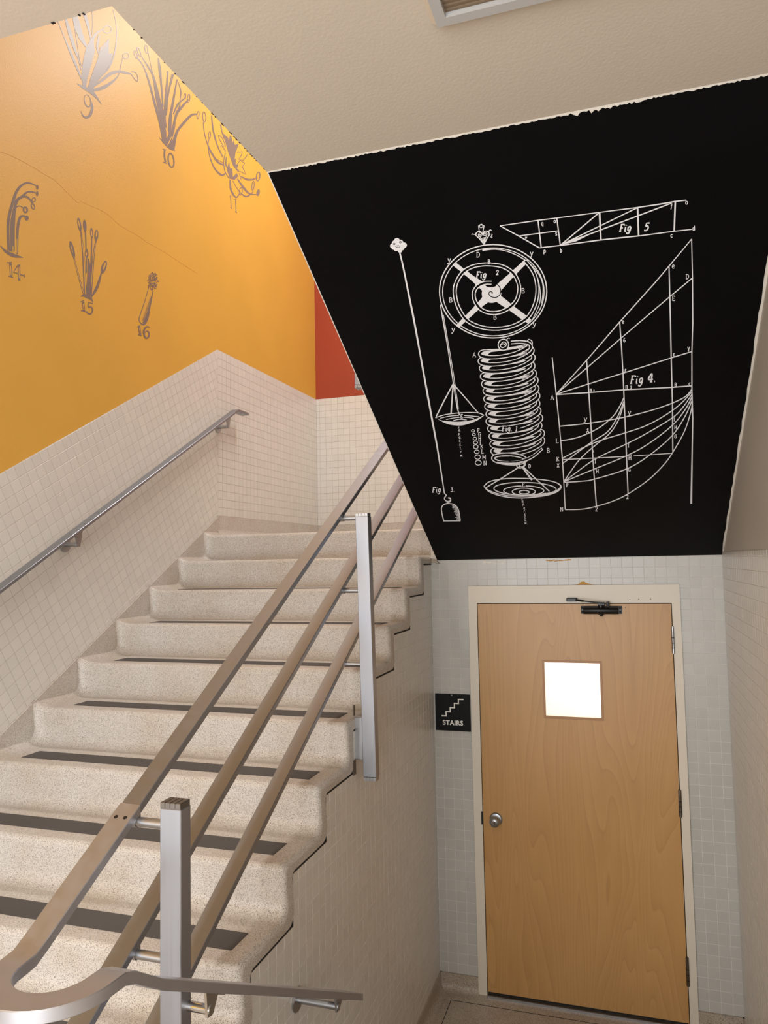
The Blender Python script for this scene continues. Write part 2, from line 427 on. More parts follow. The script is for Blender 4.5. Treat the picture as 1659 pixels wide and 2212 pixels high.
# rear wall, floors and ceilings
struct(MB().box(XL-.12, XR+.12, YREAR-.12, YREAR, 0, ZTOP).build('wall_rear', M_GREYW), 'plain wall behind the viewer')
fl = struct(MB().box(XS-.1, XR, -1.55, .13, -.1, 0).build('floor', M_TERF), 'speckled terrazzo floor in front of the door')
ds = MB().box(-.178, -.1745, -1.4, -.0985, 0, .0006).box(-.178, XR-.09, -.102, -.0985, 0, .0006)
ds.build('divider_strip', M_JOINT, fl)
flm = MB().box(XL, XR, YREAR, -2.715, ZMID-.15, ZMID)
for k in range(4): flm.box(XS, XR, -2.715+k*.29, -2.715+(k+1)*.29, 0, ZMID-(k+1)*.1436)
struct(flm.build('floor_landing', M_TERF), 'terrazzo floor and short steps down to the door')
cb = MB().box(XE, XR, YH, YC, ZC, ZC+.3).box(XL, XR, YREAR, YH, ZC, ZC+.3)
ce = struct(cb.build('ceiling', M_BEI), 'flat beige plaster ceiling beside the stairwell opening')
fk = MB()
for i in range(44):
    y = random.uniform(YH, YC) if i < 26 else random.uniform(-2.35, -2.12); l = random.uniform(.0008, .0026)
    fk.box(XE-.0015, XE+.0008+l*.5, y, y+l, ZC-.0008, ZC+.002)
for i in range(4):
    x = random.uniform(-.40, XE); l = random.uniform(.002, .004); fk.box(x, x+l, YH-.004, YH+.002, ZC-.0012, ZC+.002)
tag(fk.build('paint_flecks', M_JOINT, ce), None, None, None, 'stuff')
struct(MB().box(XL-.12, XR+.12, YREAR-.12, YB+.12, ZTOP, ZTOP+.1).build('ceiling_upper', M_BEI), 'ceiling high above the stairwell')
# upper flight: its underside is the black sloping ceiling
poly = [(0.0, ZS), (YC, ZC), (YC, ZC+.3)]
n = 8; y = YC
for k in range(n):
    z = ZC+.3-(k)*((ZC+.3-2.45)/n); y2 = YC+(k+1)*(0.05-YC)/n
    if k: poly.append((y, z))
    poly.append((y2, z)); y = y2
poly.append((.05, 2.3)); poly.append((0.0, 2.3))
cs = struct(MB().prism([(XE, q[0], q[1]) for q in poly], X, XR-XE).build('ceiling_slope', M_WHITE), 'black painted sloping underside of the upper flight')
def sof(x, yy, h=0.0): return Vector((x, yy, ZS-TSO*yy)) + SOF_N*h
pp = [(XE+.0035, -.002), (XR-.004, -.002)]
pp += [(XR-.006-random.uniform(0, .004), -.05-(abs(YC)-.06)*i/50) for i in range(50)]
nx = 240
for i in range(nx):
    f = i/(nx-1); x = XR-.01-(XR-XE-.014)*f
    rag = random.uniform(0, .004) + (random.uniform(0, .007) if .24 < f < .38 and random.random() < .6 else 0)
    pp.append((x, YC+.003+rag))
MB().prism([sof(x, yy, .0002) for x, yy in pp], SOF_N, .0005).build('black_paint', M_BLACK, cs)
MB().box(XS, XR, .0, YB, ZS+.02, 2.44).build('landing_slab', M_WHITE, cs)
# base course
def base_profile(h, d, r):
    p = [(0, 0), (0, h), (d, h)]
    for i in range(7):
        t = i/6*math.pi/2; p.append((d+r-r*math.cos(t), r-r*math.sin(t)))
    return p
bp = base_profile(ZB, .012, .032)
bf = MB()
for x0, x1 in ((XS, FX0+.003), (FX1-.003, XR)):
    bf.sweep([[(x, .0085-d, h) for d, h in bp] for x in (x0, x1)])
struct(bf.build('baseboard_front', M_TERF, None, 30), 'coved terrazzo base below the tiles by the door')
struct(MB().sweep([[(XS-.008+d, yy, h) for d, h in bp] for yy in (-1.5, .008)]).build('baseboard_stair', M_TERF, None, 30), 'coved terrazzo base of the tiled stair side wall')
struct(MB().sweep([[(XR-d, yy, h) for d, h in bp] for yy in (-1.5, .008)]).build('baseboard_right', M_TERF, None, 30), 'coved terrazzo base of the right wall')
# corridor behind the door
cr = MB().box(-1.0, 2.2, .13, 1.9, -.1, 0).box(-1.0, 2.2, .13, 1.9, 2.26, 2.29).box(-1.0, 2.2, 1.7, 1.85, 0, 2.26).box(-1.1, -1.0, .13, 1.85, 0, 2.26).box(2.2, 2.3, .13, 1.85, 0, 2.26)
struct(cr.build('wall_corridor', M_WHITE), 'bright white corridor behind the door window')

# ------------------------------------------------------------------ the staircase
stair = tag(empty('staircase', (-1, -2.7, ZMID)), 'cream terrazzo staircase with rounded nosings climbing along the yellow wall', 'stairs')
RC, RN, LEAN = 0.042, 0.020, 0.012
def step_profile(k):
    y, z0, z1 = yr(k), zt(k-1), zt(k); p = []
    for i in range(7):
        t = -math.pi/2 + i/6*math.pi/2; p.append((y+LEAN-RC+RC*math.cos(t), z0+RC+RC*math.sin(t)))
    for i in range(7):
        t = math.pi - i/6*math.pi/2; p.append((y+RN+RN*math.cos(t), z1-RN+RN*math.sin(t)))
    yn = yr(k+1)+LEAN-RC if k < 8 else YB
    for i in (1, 2, 3): p.append((y+RN+(yn-y-RN)*i/3, z1))
    return p
sects = []
x0, rx, ro = XL+.012, .075, .030
for i in range(9):
    f = i/8*math.pi/2; o = ro-ro*math.sin(f); sects.append((x0+rx-rx*math.cos(f), -o, o))
for i in range(1, 8): sects.append((x0+rx+(XS-.02-x0-rx)*i/8, 0, 0))
for i in range(7):
    f = i/6*math.pi/2; o = .02*(1-math.cos(f)); sects.append((XS-.02+.02*math.sin(f), o, -o))
sects.append((XS, .058, -.040))
for k in range(-2, 9):
    pr = step_profile(k); n = len(pr)
    vs = [(x, min(y+dy, YB), z+dz) for x, dy, dz in sects for y, z in pr]
    fs = [[j*n+i, (j+1)*n+i, (j+1)*n+i+1, j*n+i+1] for j in range(len(sects)-1) for i in range(n-1)]
    me = bpy.data.meshes.new('step'); me.from_pydata(vs, [], fs); me.materials.append(M_TER)
    for p in me.polygons: p.use_smooth = True
    me.set_sharp_from_angle(angle=math.radians(40))
    so = link('step', me, stair)
    if k < 8:
        jit = random.uniform(-.012, .012)
        gm = MB().box(-1.585+jit, -.322+jit*.4, yr(k)+.072, yr(k)+.172, zt(k)-.0005, zt(k)+.0014, 0)
        gm.build('anti_slip_strip', M_GRIP, so)
# skirting against the left wall and around the landing
sk = MB()
sk.prism([(XL, *slope_pt(-2.95, ZSL-.001)), (XL, YK, ZSL-.001), (XL, YK, ZSL-.22), (XL, *slope_pt(-2.95, ZSL-.34))], X, .014)
sk.build('skirting', M_TER, stair)
lb = MB(); lp = base_profile(ZSL-zt(8), .013, .05)
lb.sweep([[(XL+d, yy, zt(8)+h) for d, h in lp] for yy in (YK-.02, YB)])
lb.sweep([[(x, YB-d, zt(8)+h) for d, h in lp] for x in (XL, .2)])
lb.build('landing_base', M_TER, stair, 40)
# dark joint between terrazzo and tiles
jm = MB()
for i in range(-2, 8):
    ya, yb_ = JY+i*D, (JY+(i+1)*D if i < 7 else .006); z = JZ+i*H
    jm.box(XS-.012, XS-.0012, ya-.002, yb_+.002, z-.0035, z+.002)
    if i < 7: jm.box(XS-.012, XS-.0012, yb_-.002, yb_+.0028, z, z+H)
jm.build('edge_joint', M_JOINT, stair)
fix_parent(stair)

# ------------------------------------------------------------------ the door
WD, HD = .9764, 2.032
door = struct(empty('door_1', (WD, 0, 0)), 'maple door in a cream metal frame with small square window')
fm = MB()
fm.ring(FX0, FX1, -.02, FZ1, -.004, WD+.004, -.01, HD+.005, -.010, .10)
fm.build('door_frame', M_FRAME, door)
MB().box(-.004, .010, .03, .10, 0, HD).box(WD-.010, WD+.004, .03, .10, 0, HD).box(-.004, WD+.004, .03, .10, HD-.01, HD+.005).build('door_stop', M_JOINT, door)
lf = MB().ring(0, WD, .010, HD, .340, .628, 1.446, 1.734, -.008, .036).build('door_leaf', M_WOOD, door)
MB().ring(.333, .633, 1.440, 1.740, .344, .622, 1.454, 1.729, -.012, .0).build('window_lip', M_EDGEW, lf)
MB().box(.341, .627, .012, .017, 1.447, 1.733).build('pane', M_GLASS, lf)
MB().box(.0, WD, -.030, .10, 0, .006).box(0.0, WD, -.030, -.018, .006, .010).build('threshold', M_STEELS, door)
MB().box(.002, WD-.002, -.011, -.007, .012, .020).build('door_sweep', M_RUB, door)
kb = MB(); KN = Vector((.0675, -.008, .905))
kb.lathe(KN, (0, -1, 0), [(0, .034), (.004, .034), (.010, .029), (.013, .016), (.030, .0125), (.036, .022), (.046, .0275), (.056, .0265), (.063, .021), (.066, .014), (.067, .0115)], 32)
ko = kb.build('door_knob', M_STEELS, door, 35)
MB().lathe(KN+Vector((0, -.066, 0)), (0, -1, 0), [(0, .0105), (.003, .0100), (.0035, .004)], 24).build('lock_cylinder', M_CHROME, ko, 35)
MB().box(KN.x-.0012, KN.x+.0012, KN.y-.0712, KN.y-.069, KN.z-.004, KN.z+.004).build('keyhole', M_JOINT, ko)
MB().box(-.011, -.0015, -.0115, .01, .872, .938).build('strike_plate', M_JOINT, door)
for (za, zb_), mt in zip(((1.789, 1.915), (.996, 1.120), (.199, .328)), (M_STEELS, M_BRONZE, M_BRONZE)):
    hg = MB(); hx, hy = WD+.002, -.017; L = (zb_-za)/5
    for i in range(5): hg.cyl((hx, hy, za+i*L+.0008), (hx, hy, za+(i+1)*L-.0008), .0072, 14)
    hg.cyl((hx, hy, za-.004), (hx, hy, zb_+.004), .0048, 10); hg.cyl((hx, hy, zb_+.003), (hx, hy, zb_+.006), .0065, 12)
    hg.box(hx-.004, hx+.008, hy+.004, hy+.0085, za, zb_)
    ho = hg.build('hinge', mt, door, 40)
    b = MB()
    for i in (1, 2, 3): b.cyl((hx, hy, za+i*L-.0016), (hx, hy, za+i*L+.0016), .0076, 14)
    b.build('bearing', M_BLKMET, ho, 40)
# closer
cl = MB()
cl.box(.540, .742, -.018, -.008, 1.982, 2.0215, .002)
cl.sweep([[(x, -.038+.022*s_*math.cos(t), 2.000+.0185*s_*math.sin(t)) for t in [2*math.pi*i/20 for i in range(20)]] for x, s_ in ((.553, .93), (.556, 1), (.722, 1), (.725, .93))])
cl.box(.553, .725, -.040, -.012, 1.984, 2.017, .004)
co = cl.build('door_closer', M_BLKMET, door, 35)
sc_ = MB()
for x in (.5465, .7335):
    for z in (1.992, 2.012): sc_.cyl((x, -.017, z), (x, -.0215, z), .0052, 12)
sc_.build('closer_screw', M_JOINT, co)
ar = MB()
ar.cyl((.640, -.036, 2.014), (.640, -.036, 2.030), .013, 16); ar.cyl((.640, -.036, 1.985), (.640, -.036, 1.970), .008, 14); ar.cyl((.640, -.036, 1.984), (.640, -.036, 1.978), .014, 6)
ar.box(.625, .662, -.050, -.028, 2.024, 2.042, .003)
def flatbar(mb, A, B, w_, t_, upv=(0, 0, 1), ch=.001):
    A, B = Vector(A), Vector(B); d = (B-A); L = d.length; d.normalize(); s_ = d.cross(Vector(upv)).normalized(); u_ = s_.cross(d)
    Mx = Matrix((d, s_, u_)).transposed().to_4x4(); Mx.translation = A
    mb.box(0, L, -w_/2, w_/2, -t_/2, t_/2, ch, Mx)
flatbar(ar, (.672, -.050, 2.036), (.556, -.070, 2.050), .016, .007); ar.cyl((.676, -.050, 2.022), (.676, -.050, 2.046), .0075, 14)
flatbar(ar, (.556, -.070, 2.050), (.520, -.045, 2.055), .013, .009)
ar.box(.470, .524, -.040, -.010, 2.046, 2.064, .003)
ar.build('closer_arm', M_BLKMET, co, 35)
hl = MB()
for x, z in ((.782, 2.054), (.825, 2.055), (.881, 2.056)): hl.cyl((x, -.0098, z), (x, -.0106, z), .0024, 12)
hl.cyl((.760, -.0078, 2.014), (.760, -.0086, 2.014), .0024, 12)
hl.build('screw_hole', M_JOINT, door)
fix_parent(door)
# ------------------------------------------------------------------ railing on the open side of the stair
RS = 0.565                                               # slope of the rails
def bar_sections(pts, w_, t_, ch=.0016):
    """rectangular bar with eased edges along a path; pts = (point, heading in plan)"""
    out = []
    for i, (P, hd) in enumerate(pts):
        P = Vector(P); s_ = Vector((hd[1], -hd[0], 0)).normalized()
        a, b = w_/2, t_
        prof = [(-a+ch, 0), (a-ch, 0), (a, -ch), (a, -b+ch), (a-ch, -b), (-a+ch, -b), (-a, -b+ch), (-a, -ch)]
        out.append([P + s_*u + Vector((0, 0, v)) for u, v in prof])
    return out
tv = .019/math.cos(math.atan(RS))
rl = tag(empty('stair_railing', (XS, -2.55, 0.9)), 'brushed steel railing of three slanted rails on two square posts at the open stair edge', 'railing')
RX = -.320
RAILZ = (3.172, 2.884, 2.589)
P1Y, P2Y = -1.248, -2.575
top = MB().sweep(bar_sections([((RX, yy, RS*yy+RAILZ[0]), (0, 1)) for yy in (-2.548, .02)], .050, tv)).build('top_rail', M_STEEL, rl, 30)
for z0 in RAILZ[1:]:
    MB().sweep(bar_sections([((RX, yy, RS*yy+z0), (0, 1)) for yy in (-3.02, .02)], .050, tv)).build('rail', M_STEEL, rl, 30)
# lower end: sleeve, slope, level U-turn, then down along the tiled wall
zU = 1.556; yF = (zU-RAILZ[0]-.001)/RS; RX2 = -.124
path = [((RX, -2.551, RS*-2.551+RAILZ[0]+.0025), (0, -1)), ((RX, yF+.03, RS*(yF+.03)+RAILZ[0]+.0025), (0, -1))]
path += [((RX, yF, zU+.003), (0, -1)), ((RX, yF-.03, zU), (0, -1))]
cx, R_ = (RX+RX2)/2, (RX2-RX)/2
for i in range(1, 16):
    t = math.pi*i/16
    path.append(((cx-R_*math.cos(t), yF-.03-R_*math.sin(t), zU), (math.sin(t), -math.cos(t))))
path += [((RX2, yF-.03, zU), (0, 1)), ((RX2, yF, zU-.002), (0, 1)), ((RX2, yF+.03, zU-.014), (0, 1))]
for i in range(1, 6):
    f = i/5; yy = yF+.03+(-2.42-yF-.03)*f; path.append(((RX2, yy, -.558*yy-.048), (0, 1)))
path += [((RX2, -1.66, -.558*-1.66-.048), (0, 1)), ((RX2, -1.645, -.558*-1.645-.049), (0, 1))]
MB().sweep(bar_sections(path, .055, .0235, .0018)).build('turned_rail', M_STEELT, rl, 30)
sm = MB()
for dx in (-.012, .012):
    yy = -2.585; P = Vector((RX+dx, yy, RS*yy+RAILZ[0]+.0025)); nn = Vector((0, -RS, 1)).normalized()
    sm.cyl(P, P+nn*.0008, .0046, 14)
sm.build('rail_screw', M_BLKMET, rl)
for (py, ztop, zbot, name) in ((P1Y, 2.450, 1.442, 'a'), (P2Y, 1.738, .63, 'b')):
    pb = MB().box(XS+.030, XS+.083, py, py+.040, zbot, ztop, .0015)
    if name == 'a':
        M_ = Matrix.Translation((XS+.055, py, zbot)) @ Matrix.Rotation(math.radians(-.9), 4, 'Y') @ Matrix.Translation((-XS-.055, -py, -zbot))
        pb.v = [tuple(M_ @ Vector(q)) for q in pb.v]
    else: M_ = Matrix.Identity(4)
    po = pb.build('post', M_STEELZ, rl, 30)
    for zc_, sg in ((ztop, 1), (zbot, -1)):
        cp = MB(); z0, z1 = sorted((zc_+sg*.001, zc_+sg*.013))
        cp.box(XS+.0315, XS+.0815, py+.0015, py+.0385, z0-.002, z1-.0015, 0, M_)
        for i in range(4):
            xa = XS+.0305+i*.013
            cp.box(xa, xa+.0118, py+.0003, py+.0397, z0, z1, .0008, M_)
        cp.build('post_cap', M_DKSTEEL if name == 'b' else M_STEELS, po)
    for i, z0 in enumerate(RAILZ[:2]):
        py2 = py+.020; zr = RS*py2+z0-tv-.010
        off = (M_ @ Vector((XS+.03, py2, zr))).x
        pm = MB().cyl((RX+.010, py2, zr), (off+.003, py2, zr), .0105, 16)
        pm.cyl((RX+.006, py2, zr), (RX+.024, py2, zr), .0125, 16)
        pm.box(RX-.008, RX+.022, py2-.014, py2+.014, zr+.002, zr+.014, .001)
        pm.build('rail_pin', M_STEELS, rl, 35)
    # flat angle that carries the lowest rail
    zr = RS*(py+.02)+RAILZ[2]-tv
    ab = MB().box(RX-.01, XS+.0295, py+.008, py+.034, zr-.006, zr+.002, .001).box(XS+.022, XS+.0302, py+.008, py+.034, zr-.165, zr+.001, .001)
    ab.build('angle_bracket', M_STEELS, rl, 35)
# fixing of the upper post to the stair side
MB().box(XS-.004, XS+.030, P1Y+.002, P1Y+.030, 1.505, 1.668, .002).build('post_bracket', M_STEELS, rl, 35)
MB().box(XS-.004, XS+.0006, P1Y-.030, P1Y+.0, 1.452, 1.508).build('fixing_pocket', M_HOLE, rl)
MB().box(XS-.004, XS+.0006, P1Y-.016, P1Y+.0, 1.676, 1.715).build('fixing_pocket', M_HOLE, rl)
# wall bracket of the turned rail
def wall_bracket(wx, sx, yy, zrod, ztop, slope, parent, mat=M_STEELS, plate=True, sad=.10):
    """disc on the wall, rod towards the rail, flat saddle that rises to the underside of the rail"""
    b = MB()
    if plate:
        dm = MB().lathe((wx, yy, zrod), (1, 0, 0), [(0, .036), (.003, .036), (.006, .033), (.0065, .012)], 32)
        dm.build('wall_plate', mat, parent, 30)
    b.cyl((wx, yy, zrod), (sx+.004, yy, zrod), .0105, 18)
    b.build('bracket_rod', mat, parent, 35)
    s_ = MB()
    ym = yy + (-.012 if slope < 0 else .012)
    s_.prism([(sx+.003, yy-.012, zrod-.011), (sx+.003, yy+.012, zrod-.011), (sx+.003, yy+.030, ztop+slope*.030-.004), (sx+.003, yy-.018, ztop-slope*.018-.004)], X, .006)
    hx = .017
    vs = []
    for (a, b_) in ((-.032, -hx), (.045, -hx), (.045, hx), (-.032, hx)):
        vs.append((sx+b_, yy+a, ztop+slope*a-.004))
    s_.prism(vs, (0, 0, 1), .0035)
    s_.cyl((sx+.002, yy, zrod), (sx+.011, yy, zrod), .0115, 16)
    s_.build('saddle', mat, parent, 35)
zt_ = lambda yy: -.558*yy-.048-.0225
wall_bracket(XS-.001, RX2-.002, -1.808, .914, zt_(-1.808), -.558, rl)
wall_bracket(XS+.083, RX2-.002, -2.545, 1.312, zt_(-2.545), -.558, rl, M_CHROME, False)
fix_parent(rl)

# ------------------------------------------------------------------ handrail on the left wall
hr = tag(empty('handrail', (XL, -1.17, 2.39)), 'brushed steel handrail sloping up the tiled left wall, its end bent level', 'handrail')
HX, HZ0 = -1.645, 3.1075
yb = .324
hp = [((HX, yy, RS*yy+HZ0), (0, 1)) for yy in (-2.75, yb-.012)] + [((HX, yb, RS*yb+HZ0-.001), (0, 1)), ((HX, yb+.012, RS*yb+HZ0), (0, 1)), ((HX, .464, RS*yb+HZ0), (0, 1))]
MB().sweep(bar_sections(hp, .050, .0165, .0014)).build('rail', M_STEEL, hr, 30)
for yy in (-2.55, -1.165, .215):
    zr = RS*yy+HZ0-.0165
    wall_bracket(XL+TB+.003, HX, yy, zr-.056, zr, RS, hr, M_STEELS)
fix_parent(hr)

# ------------------------------------------------------------------ railing post of the upper flight
ur = tag(empty('upper_railing_post', (XE, -1.1, 3.0)), 'end of a pale steel railing post hanging beside the black slope before the red wall', 'post')
MB().box(-.280, -.228, -1.122, -1.082, 3.010, 4.1, .0015).build('post', M_STEELZ, ur, 30)
cp = MB().box(-.279, -.229, -1.1205, -1.0835, 2.999, 3.011)
for i in range(4): cp.box(-.2805+i*.013, -.2687+i*.013, -1.1225, -1.0815, 2.996, 3.009, .0008)
cp.build('post_cap', M_STEELS, ur)
MB().cyl((-.288, -1.102, 3.096), (-.228, -1.102, 3.096), .011, 16).build('rail_pin', M_CHROME, ur, 35)
MB().box(-.232, XE+.004, -1.118, -1.086, 3.02, 3.9).build('post_bracket', M_STEELS, ur)
fix_parent(ur)

# ------------------------------------------------------------------ ceiling vent
cv = tag(empty('ceiling_vent', (.6, -2.75, ZC)), 'framed grey ceiling vent with a brown mesh face set in the beige ceiling', 'vent')
vx0, vx1, vy0, vy1 = .408, .99, -3.08, -2.478
def hring(mb, x0, x1, y0, y1, a0, a1, c0, c1, z0, z1, z0i=None):
    z0i = z0 if z0i is None else z0i
    o = [(x0, y0), (x1, y0), (x1, y1), (x0, y1)]; i_ = [(a0, c0), (a1, c0), (a1, c1), (a0, c1)]
    vs = [(x, y, z0) for x, y in o] + [(x, y, z0i) for x, y in i_] + [(x, y, z1) for x, y in o] + [(x, y, z1) for x, y in i_]
    fs = []
    for k in range(4):
        l = (k+1) % 4
        fs += [[k, l, 4+l, 4+k], [8+l, 8+k, 12+k, 12+l], [l, k, 8+k, 8+l], [4+k, 4+l, 12+l, 12+k]]
    return mb.add(vs, fs)
hring(MB(), vx0, vx1, vy0, vy1, vx0+.017, vx1-.017, vy0+.017, vy1-.012, ZC-.001, ZC+.01, ZC-.020).build('plaster_surround', M_BEI, cv)
hring(MB(), vx0+.016, vx1-.016, vy0+.016, vy1-.011, vx0+.040, vx1-.040, vy0+.040, vy1-.036, ZC-.024, ZC+.0).build('vent_frame', M_GREYMET, cv)
MB().box(vx0+.038, vx1-.038, vy0+.038, vy1-.034, ZC-.012, ZC-.006).build('grille', M_GRILLE, cv)
rb = MB()
for i in range(40):
    yy = vy0+.045+i*.0131; rb.box(vx0+.039, vx1-.039, yy, yy+.004, ZC-.0145, ZC-.012)
rb.build('grille_bars', M_GRILLE, cv)['kind'] = 'stuff'
fix_parent(cv)

# ------------------------------------------------------------------ stairs sign
sg = tag(empty('stairs_sign', (-.155, 0, 1.447)), 'black square sign with a white stair symbol reading STAIRS beside the door', 'sign')
SX0, SX1, SZ0, SZ1 = -.2495, -.0565, 1.3490, 1.5460
MB().box(SX0, SX1, -.004, .0015, SZ0, SZ1, .0012).build('sign_plate', M_SIGN, sg)
def plane_px(u, v, y=-.0046): return on_plane(u, v, (0, y, 0), Vector((0, -1, 0)))
c7 = lambda x, y: plane_px(500+x/2.9625, 1100+y/2.9625)
pts = [(1348, 1322), (1373, 1322), (1374, 1296), (1399, 1296), (1400, 1270), (1426, 1270), (1427, 1243), (1452, 1243), (1452, 1217), (1481, 1218)]
P3 = [c7(*q) for q in pts]; wsy = .0062
sy = MB()
for i in range(len(P3)-1):
    a, b = P3[i], P3[i+1]
    if i % 2 == 0: z = (a.z+b.z)/2; sy.box(min(a.x, b.x)-wsy/2, max(a.x, b.x)+wsy/2, -.0048-.0001*(i % 2), -.0038, z-wsy/2, z+wsy/2)
    else: x = (a.x+b.x)/2; sy.box(x-wsy/2, x+wsy/2, -.0049, -.0038, min(a.z, b.z)-wsy/2, max(a.z, b.z)+wsy/2)
sy.build('stair_symbol', M_SIGNW, sg)
def text_mesh(body, size, M_, mat, name, parent, ext=.0004, bold=.0):
    cu = bpy.data.curves.new(name, 'FONT'); cu.body = body; cu.size = size; cu.extrude = ext; cu.offset = bold
    cu.align_x = 'CENTER'; cu.align_y = 'CENTER'; cu.space_character = 1.08
    ob = bpy.data.objects.new('tmp', cu); COL.objects.link(ob); bpy.context.view_layer.update()
    me = bpy.data.meshes.new_from_object(ob.evaluated_get(bpy.context.evaluated_depsgraph_get()))
    bpy.data.objects.remove(ob); me.transform(M_); me.materials.clear(); me.materials.append(mat); me.name = name
    return link(name, me, parent)
tc = c7(1417, 1368)
text_mesh('STAIRS', .0345, Matrix.Translation((tc.x, -.0044, tc.z)) @ Matrix.Rotation(math.pi/2, 4, 'X'), M_SIGNW, 'sign_lettering', sg, .0004, .0009)
tc = c7(1409, 1191); MB().lathe((tc.x, -.004, tc.z), (0, -1, 0), [(0, .005), (.0006, .0045)], 14).build('sign_rivet', M_DKSTEEL, sg)
fix_parent(sg)
# ------------------------------------------------------------------ painted murals: flat paint strokes on the real planes
def smooth(pts, n=6):
    if len(pts) < 3: return [tuple(p) for p in pts]
    out = []
    P = [pts[0]] + list(pts) + [pts[-1]]
    for i in range(1, len(P)-2):
        p0, p1, p2, p3 = P[i-1], P[i], P[i+1], P[i+2]
        for k in range(n):
            t = k/n
            out.append(tuple(0.5*(2*b + (c-a)*t + (2*a-5*b+4*c-d)*t*t + (3*b-a-3*c+d)*t**3) for a, b, c, d in zip(p0, p1, p2, p3)))
    out.append(tuple(pts[-1])); return out
class Mural:
    """strokes are traced as positions on the wall; each becomes a flat ribbon of paint lying on the plane"""
    def __init__(s, P, n, off, sc, h0, mats, parent):
        s.P, s.n, s.off, s.sc, s.h0, s.mats, s.parent = Vector(P), Vector(n), off, sc, h0, mats, parent
        s.mb = MB(); s.k = 0
    def w(s, x, y):
        return on_plane(s.off[0]+x/s.sc, s.off[1]+y/s.sc, s.P, s.n) + s.n*(s.h0+s.k*6e-6)
    def st(s, pts, wd=10, col=0, sm=True, cap=True):
        """wd: one width, or a list of widths along the stroke"""
        if isinstance(wd, (int, float)): wd = [wd]*len(pts)
        if len(wd) != len(pts):
            L = len(wd)-1; wd = [wd[min(L, int(f))]*(1-(f-int(f)))+wd[min(L, int(f)+1)]*(f-int(f)) for f in [L*i/(len(pts)-1) for i in range(len(pts))]]
        q = [(p[0], p[1], v) for p, v in zip(pts, wd)]
        if sm: q = smooth(q)
        s.k += 1; s.mb.mi = col; L = []; R = []
        for i, (x, y, v) in enumerate(q):
            a = q[max(0, i-1)]; b = q[min(len(q)-1, i+1)]
            dx, dy = b[0]-a[0], b[1]-a[1]; l = math.hypot(dx, dy) or 1; nx, ny = -dy/l, dx/l
            j = v/2*(1+random.uniform(-.06, .06)); L.append(s.w(x+nx*j, y+ny*j)); R.append(s.w(x-nx*j, y-ny*j))
        n = len(q); s.mb.add(L+R, [[i, i+1, n+i+1, n+i] for i in range(n-1)]); return s
    def fill(s, pts, col=0, sm=False):
        if sm: pts = smooth(list(pts)+[pts[0]])[:-1]
        s.k += 1; s.mb.mi = col
        tr = tessellate_polygon([[Vector((p[0], p[1], 0)) for p in pts]])
        s.mb.add([s.w(*p) for p in pts], [list(t) for t in tr]); return s
    def ell(s, cx, cy, rx, ry, wd=8, rot=0, col=0, a0=0, a1=360, n=64):
        c, q = math.cos(math.radians(rot)), math.sin(math.radians(rot)); pts = []
        for i in range(n+1):
            t = math.radians(a0+(a1-a0)*i/n); x, y = rx*math.cos(t), ry*math.sin(t); pts.append((cx+x*c-y*q, cy+x*q+y*c))
        return s.st(pts, wd, col, False)
    def disc(s, cx, cy, rx, ry, rot=0, col=0, n=22):
        c, q = math.cos(math.radians(rot)), math.sin(math.radians(rot)); pts = []
        for i in range(n):
            t = 2*math.pi*i/n; x, y = rx*math.cos(t), ry*math.sin(t); pts.append((cx+x*c-y*q, cy+x*q+y*c))
        return s.fill(pts, col)
    def txt(s, body, cx, cy, h, wd=None, slant=0.0, rot=0, col=0):
        wd = wd or max(3.2, h*.13); wids = [GLY[c][0] if c in GLY else 2.2 for c in body]
        tot = sum(wids)+1.1*(len(body)-1); u = h/6.0; x = -tot/2
        cr, sr = math.cos(math.radians(rot)), math.sin(math.radians(rot))
        for ch, gw in zip(body, wids):
            for stk in (GLY[ch][1] if ch in GLY else []):
                pts = []
                for (gx, gy) in stk:
                    a = (x+gx+slant*(gy-3))*u; b = -(gy-3)*u; pts.append((cx+a*cr-b*sr, cy+a*sr+b*cr))
                s.st(pts, wd, col, len(pts) > 3)
            x += gw+1.1
        return s
    def done(s, name, label=None):
        o = s.mb.build(name, s.mats, s.parent)
        # every stroke faces out of the wall
        if label: o['label'] = label
        return o
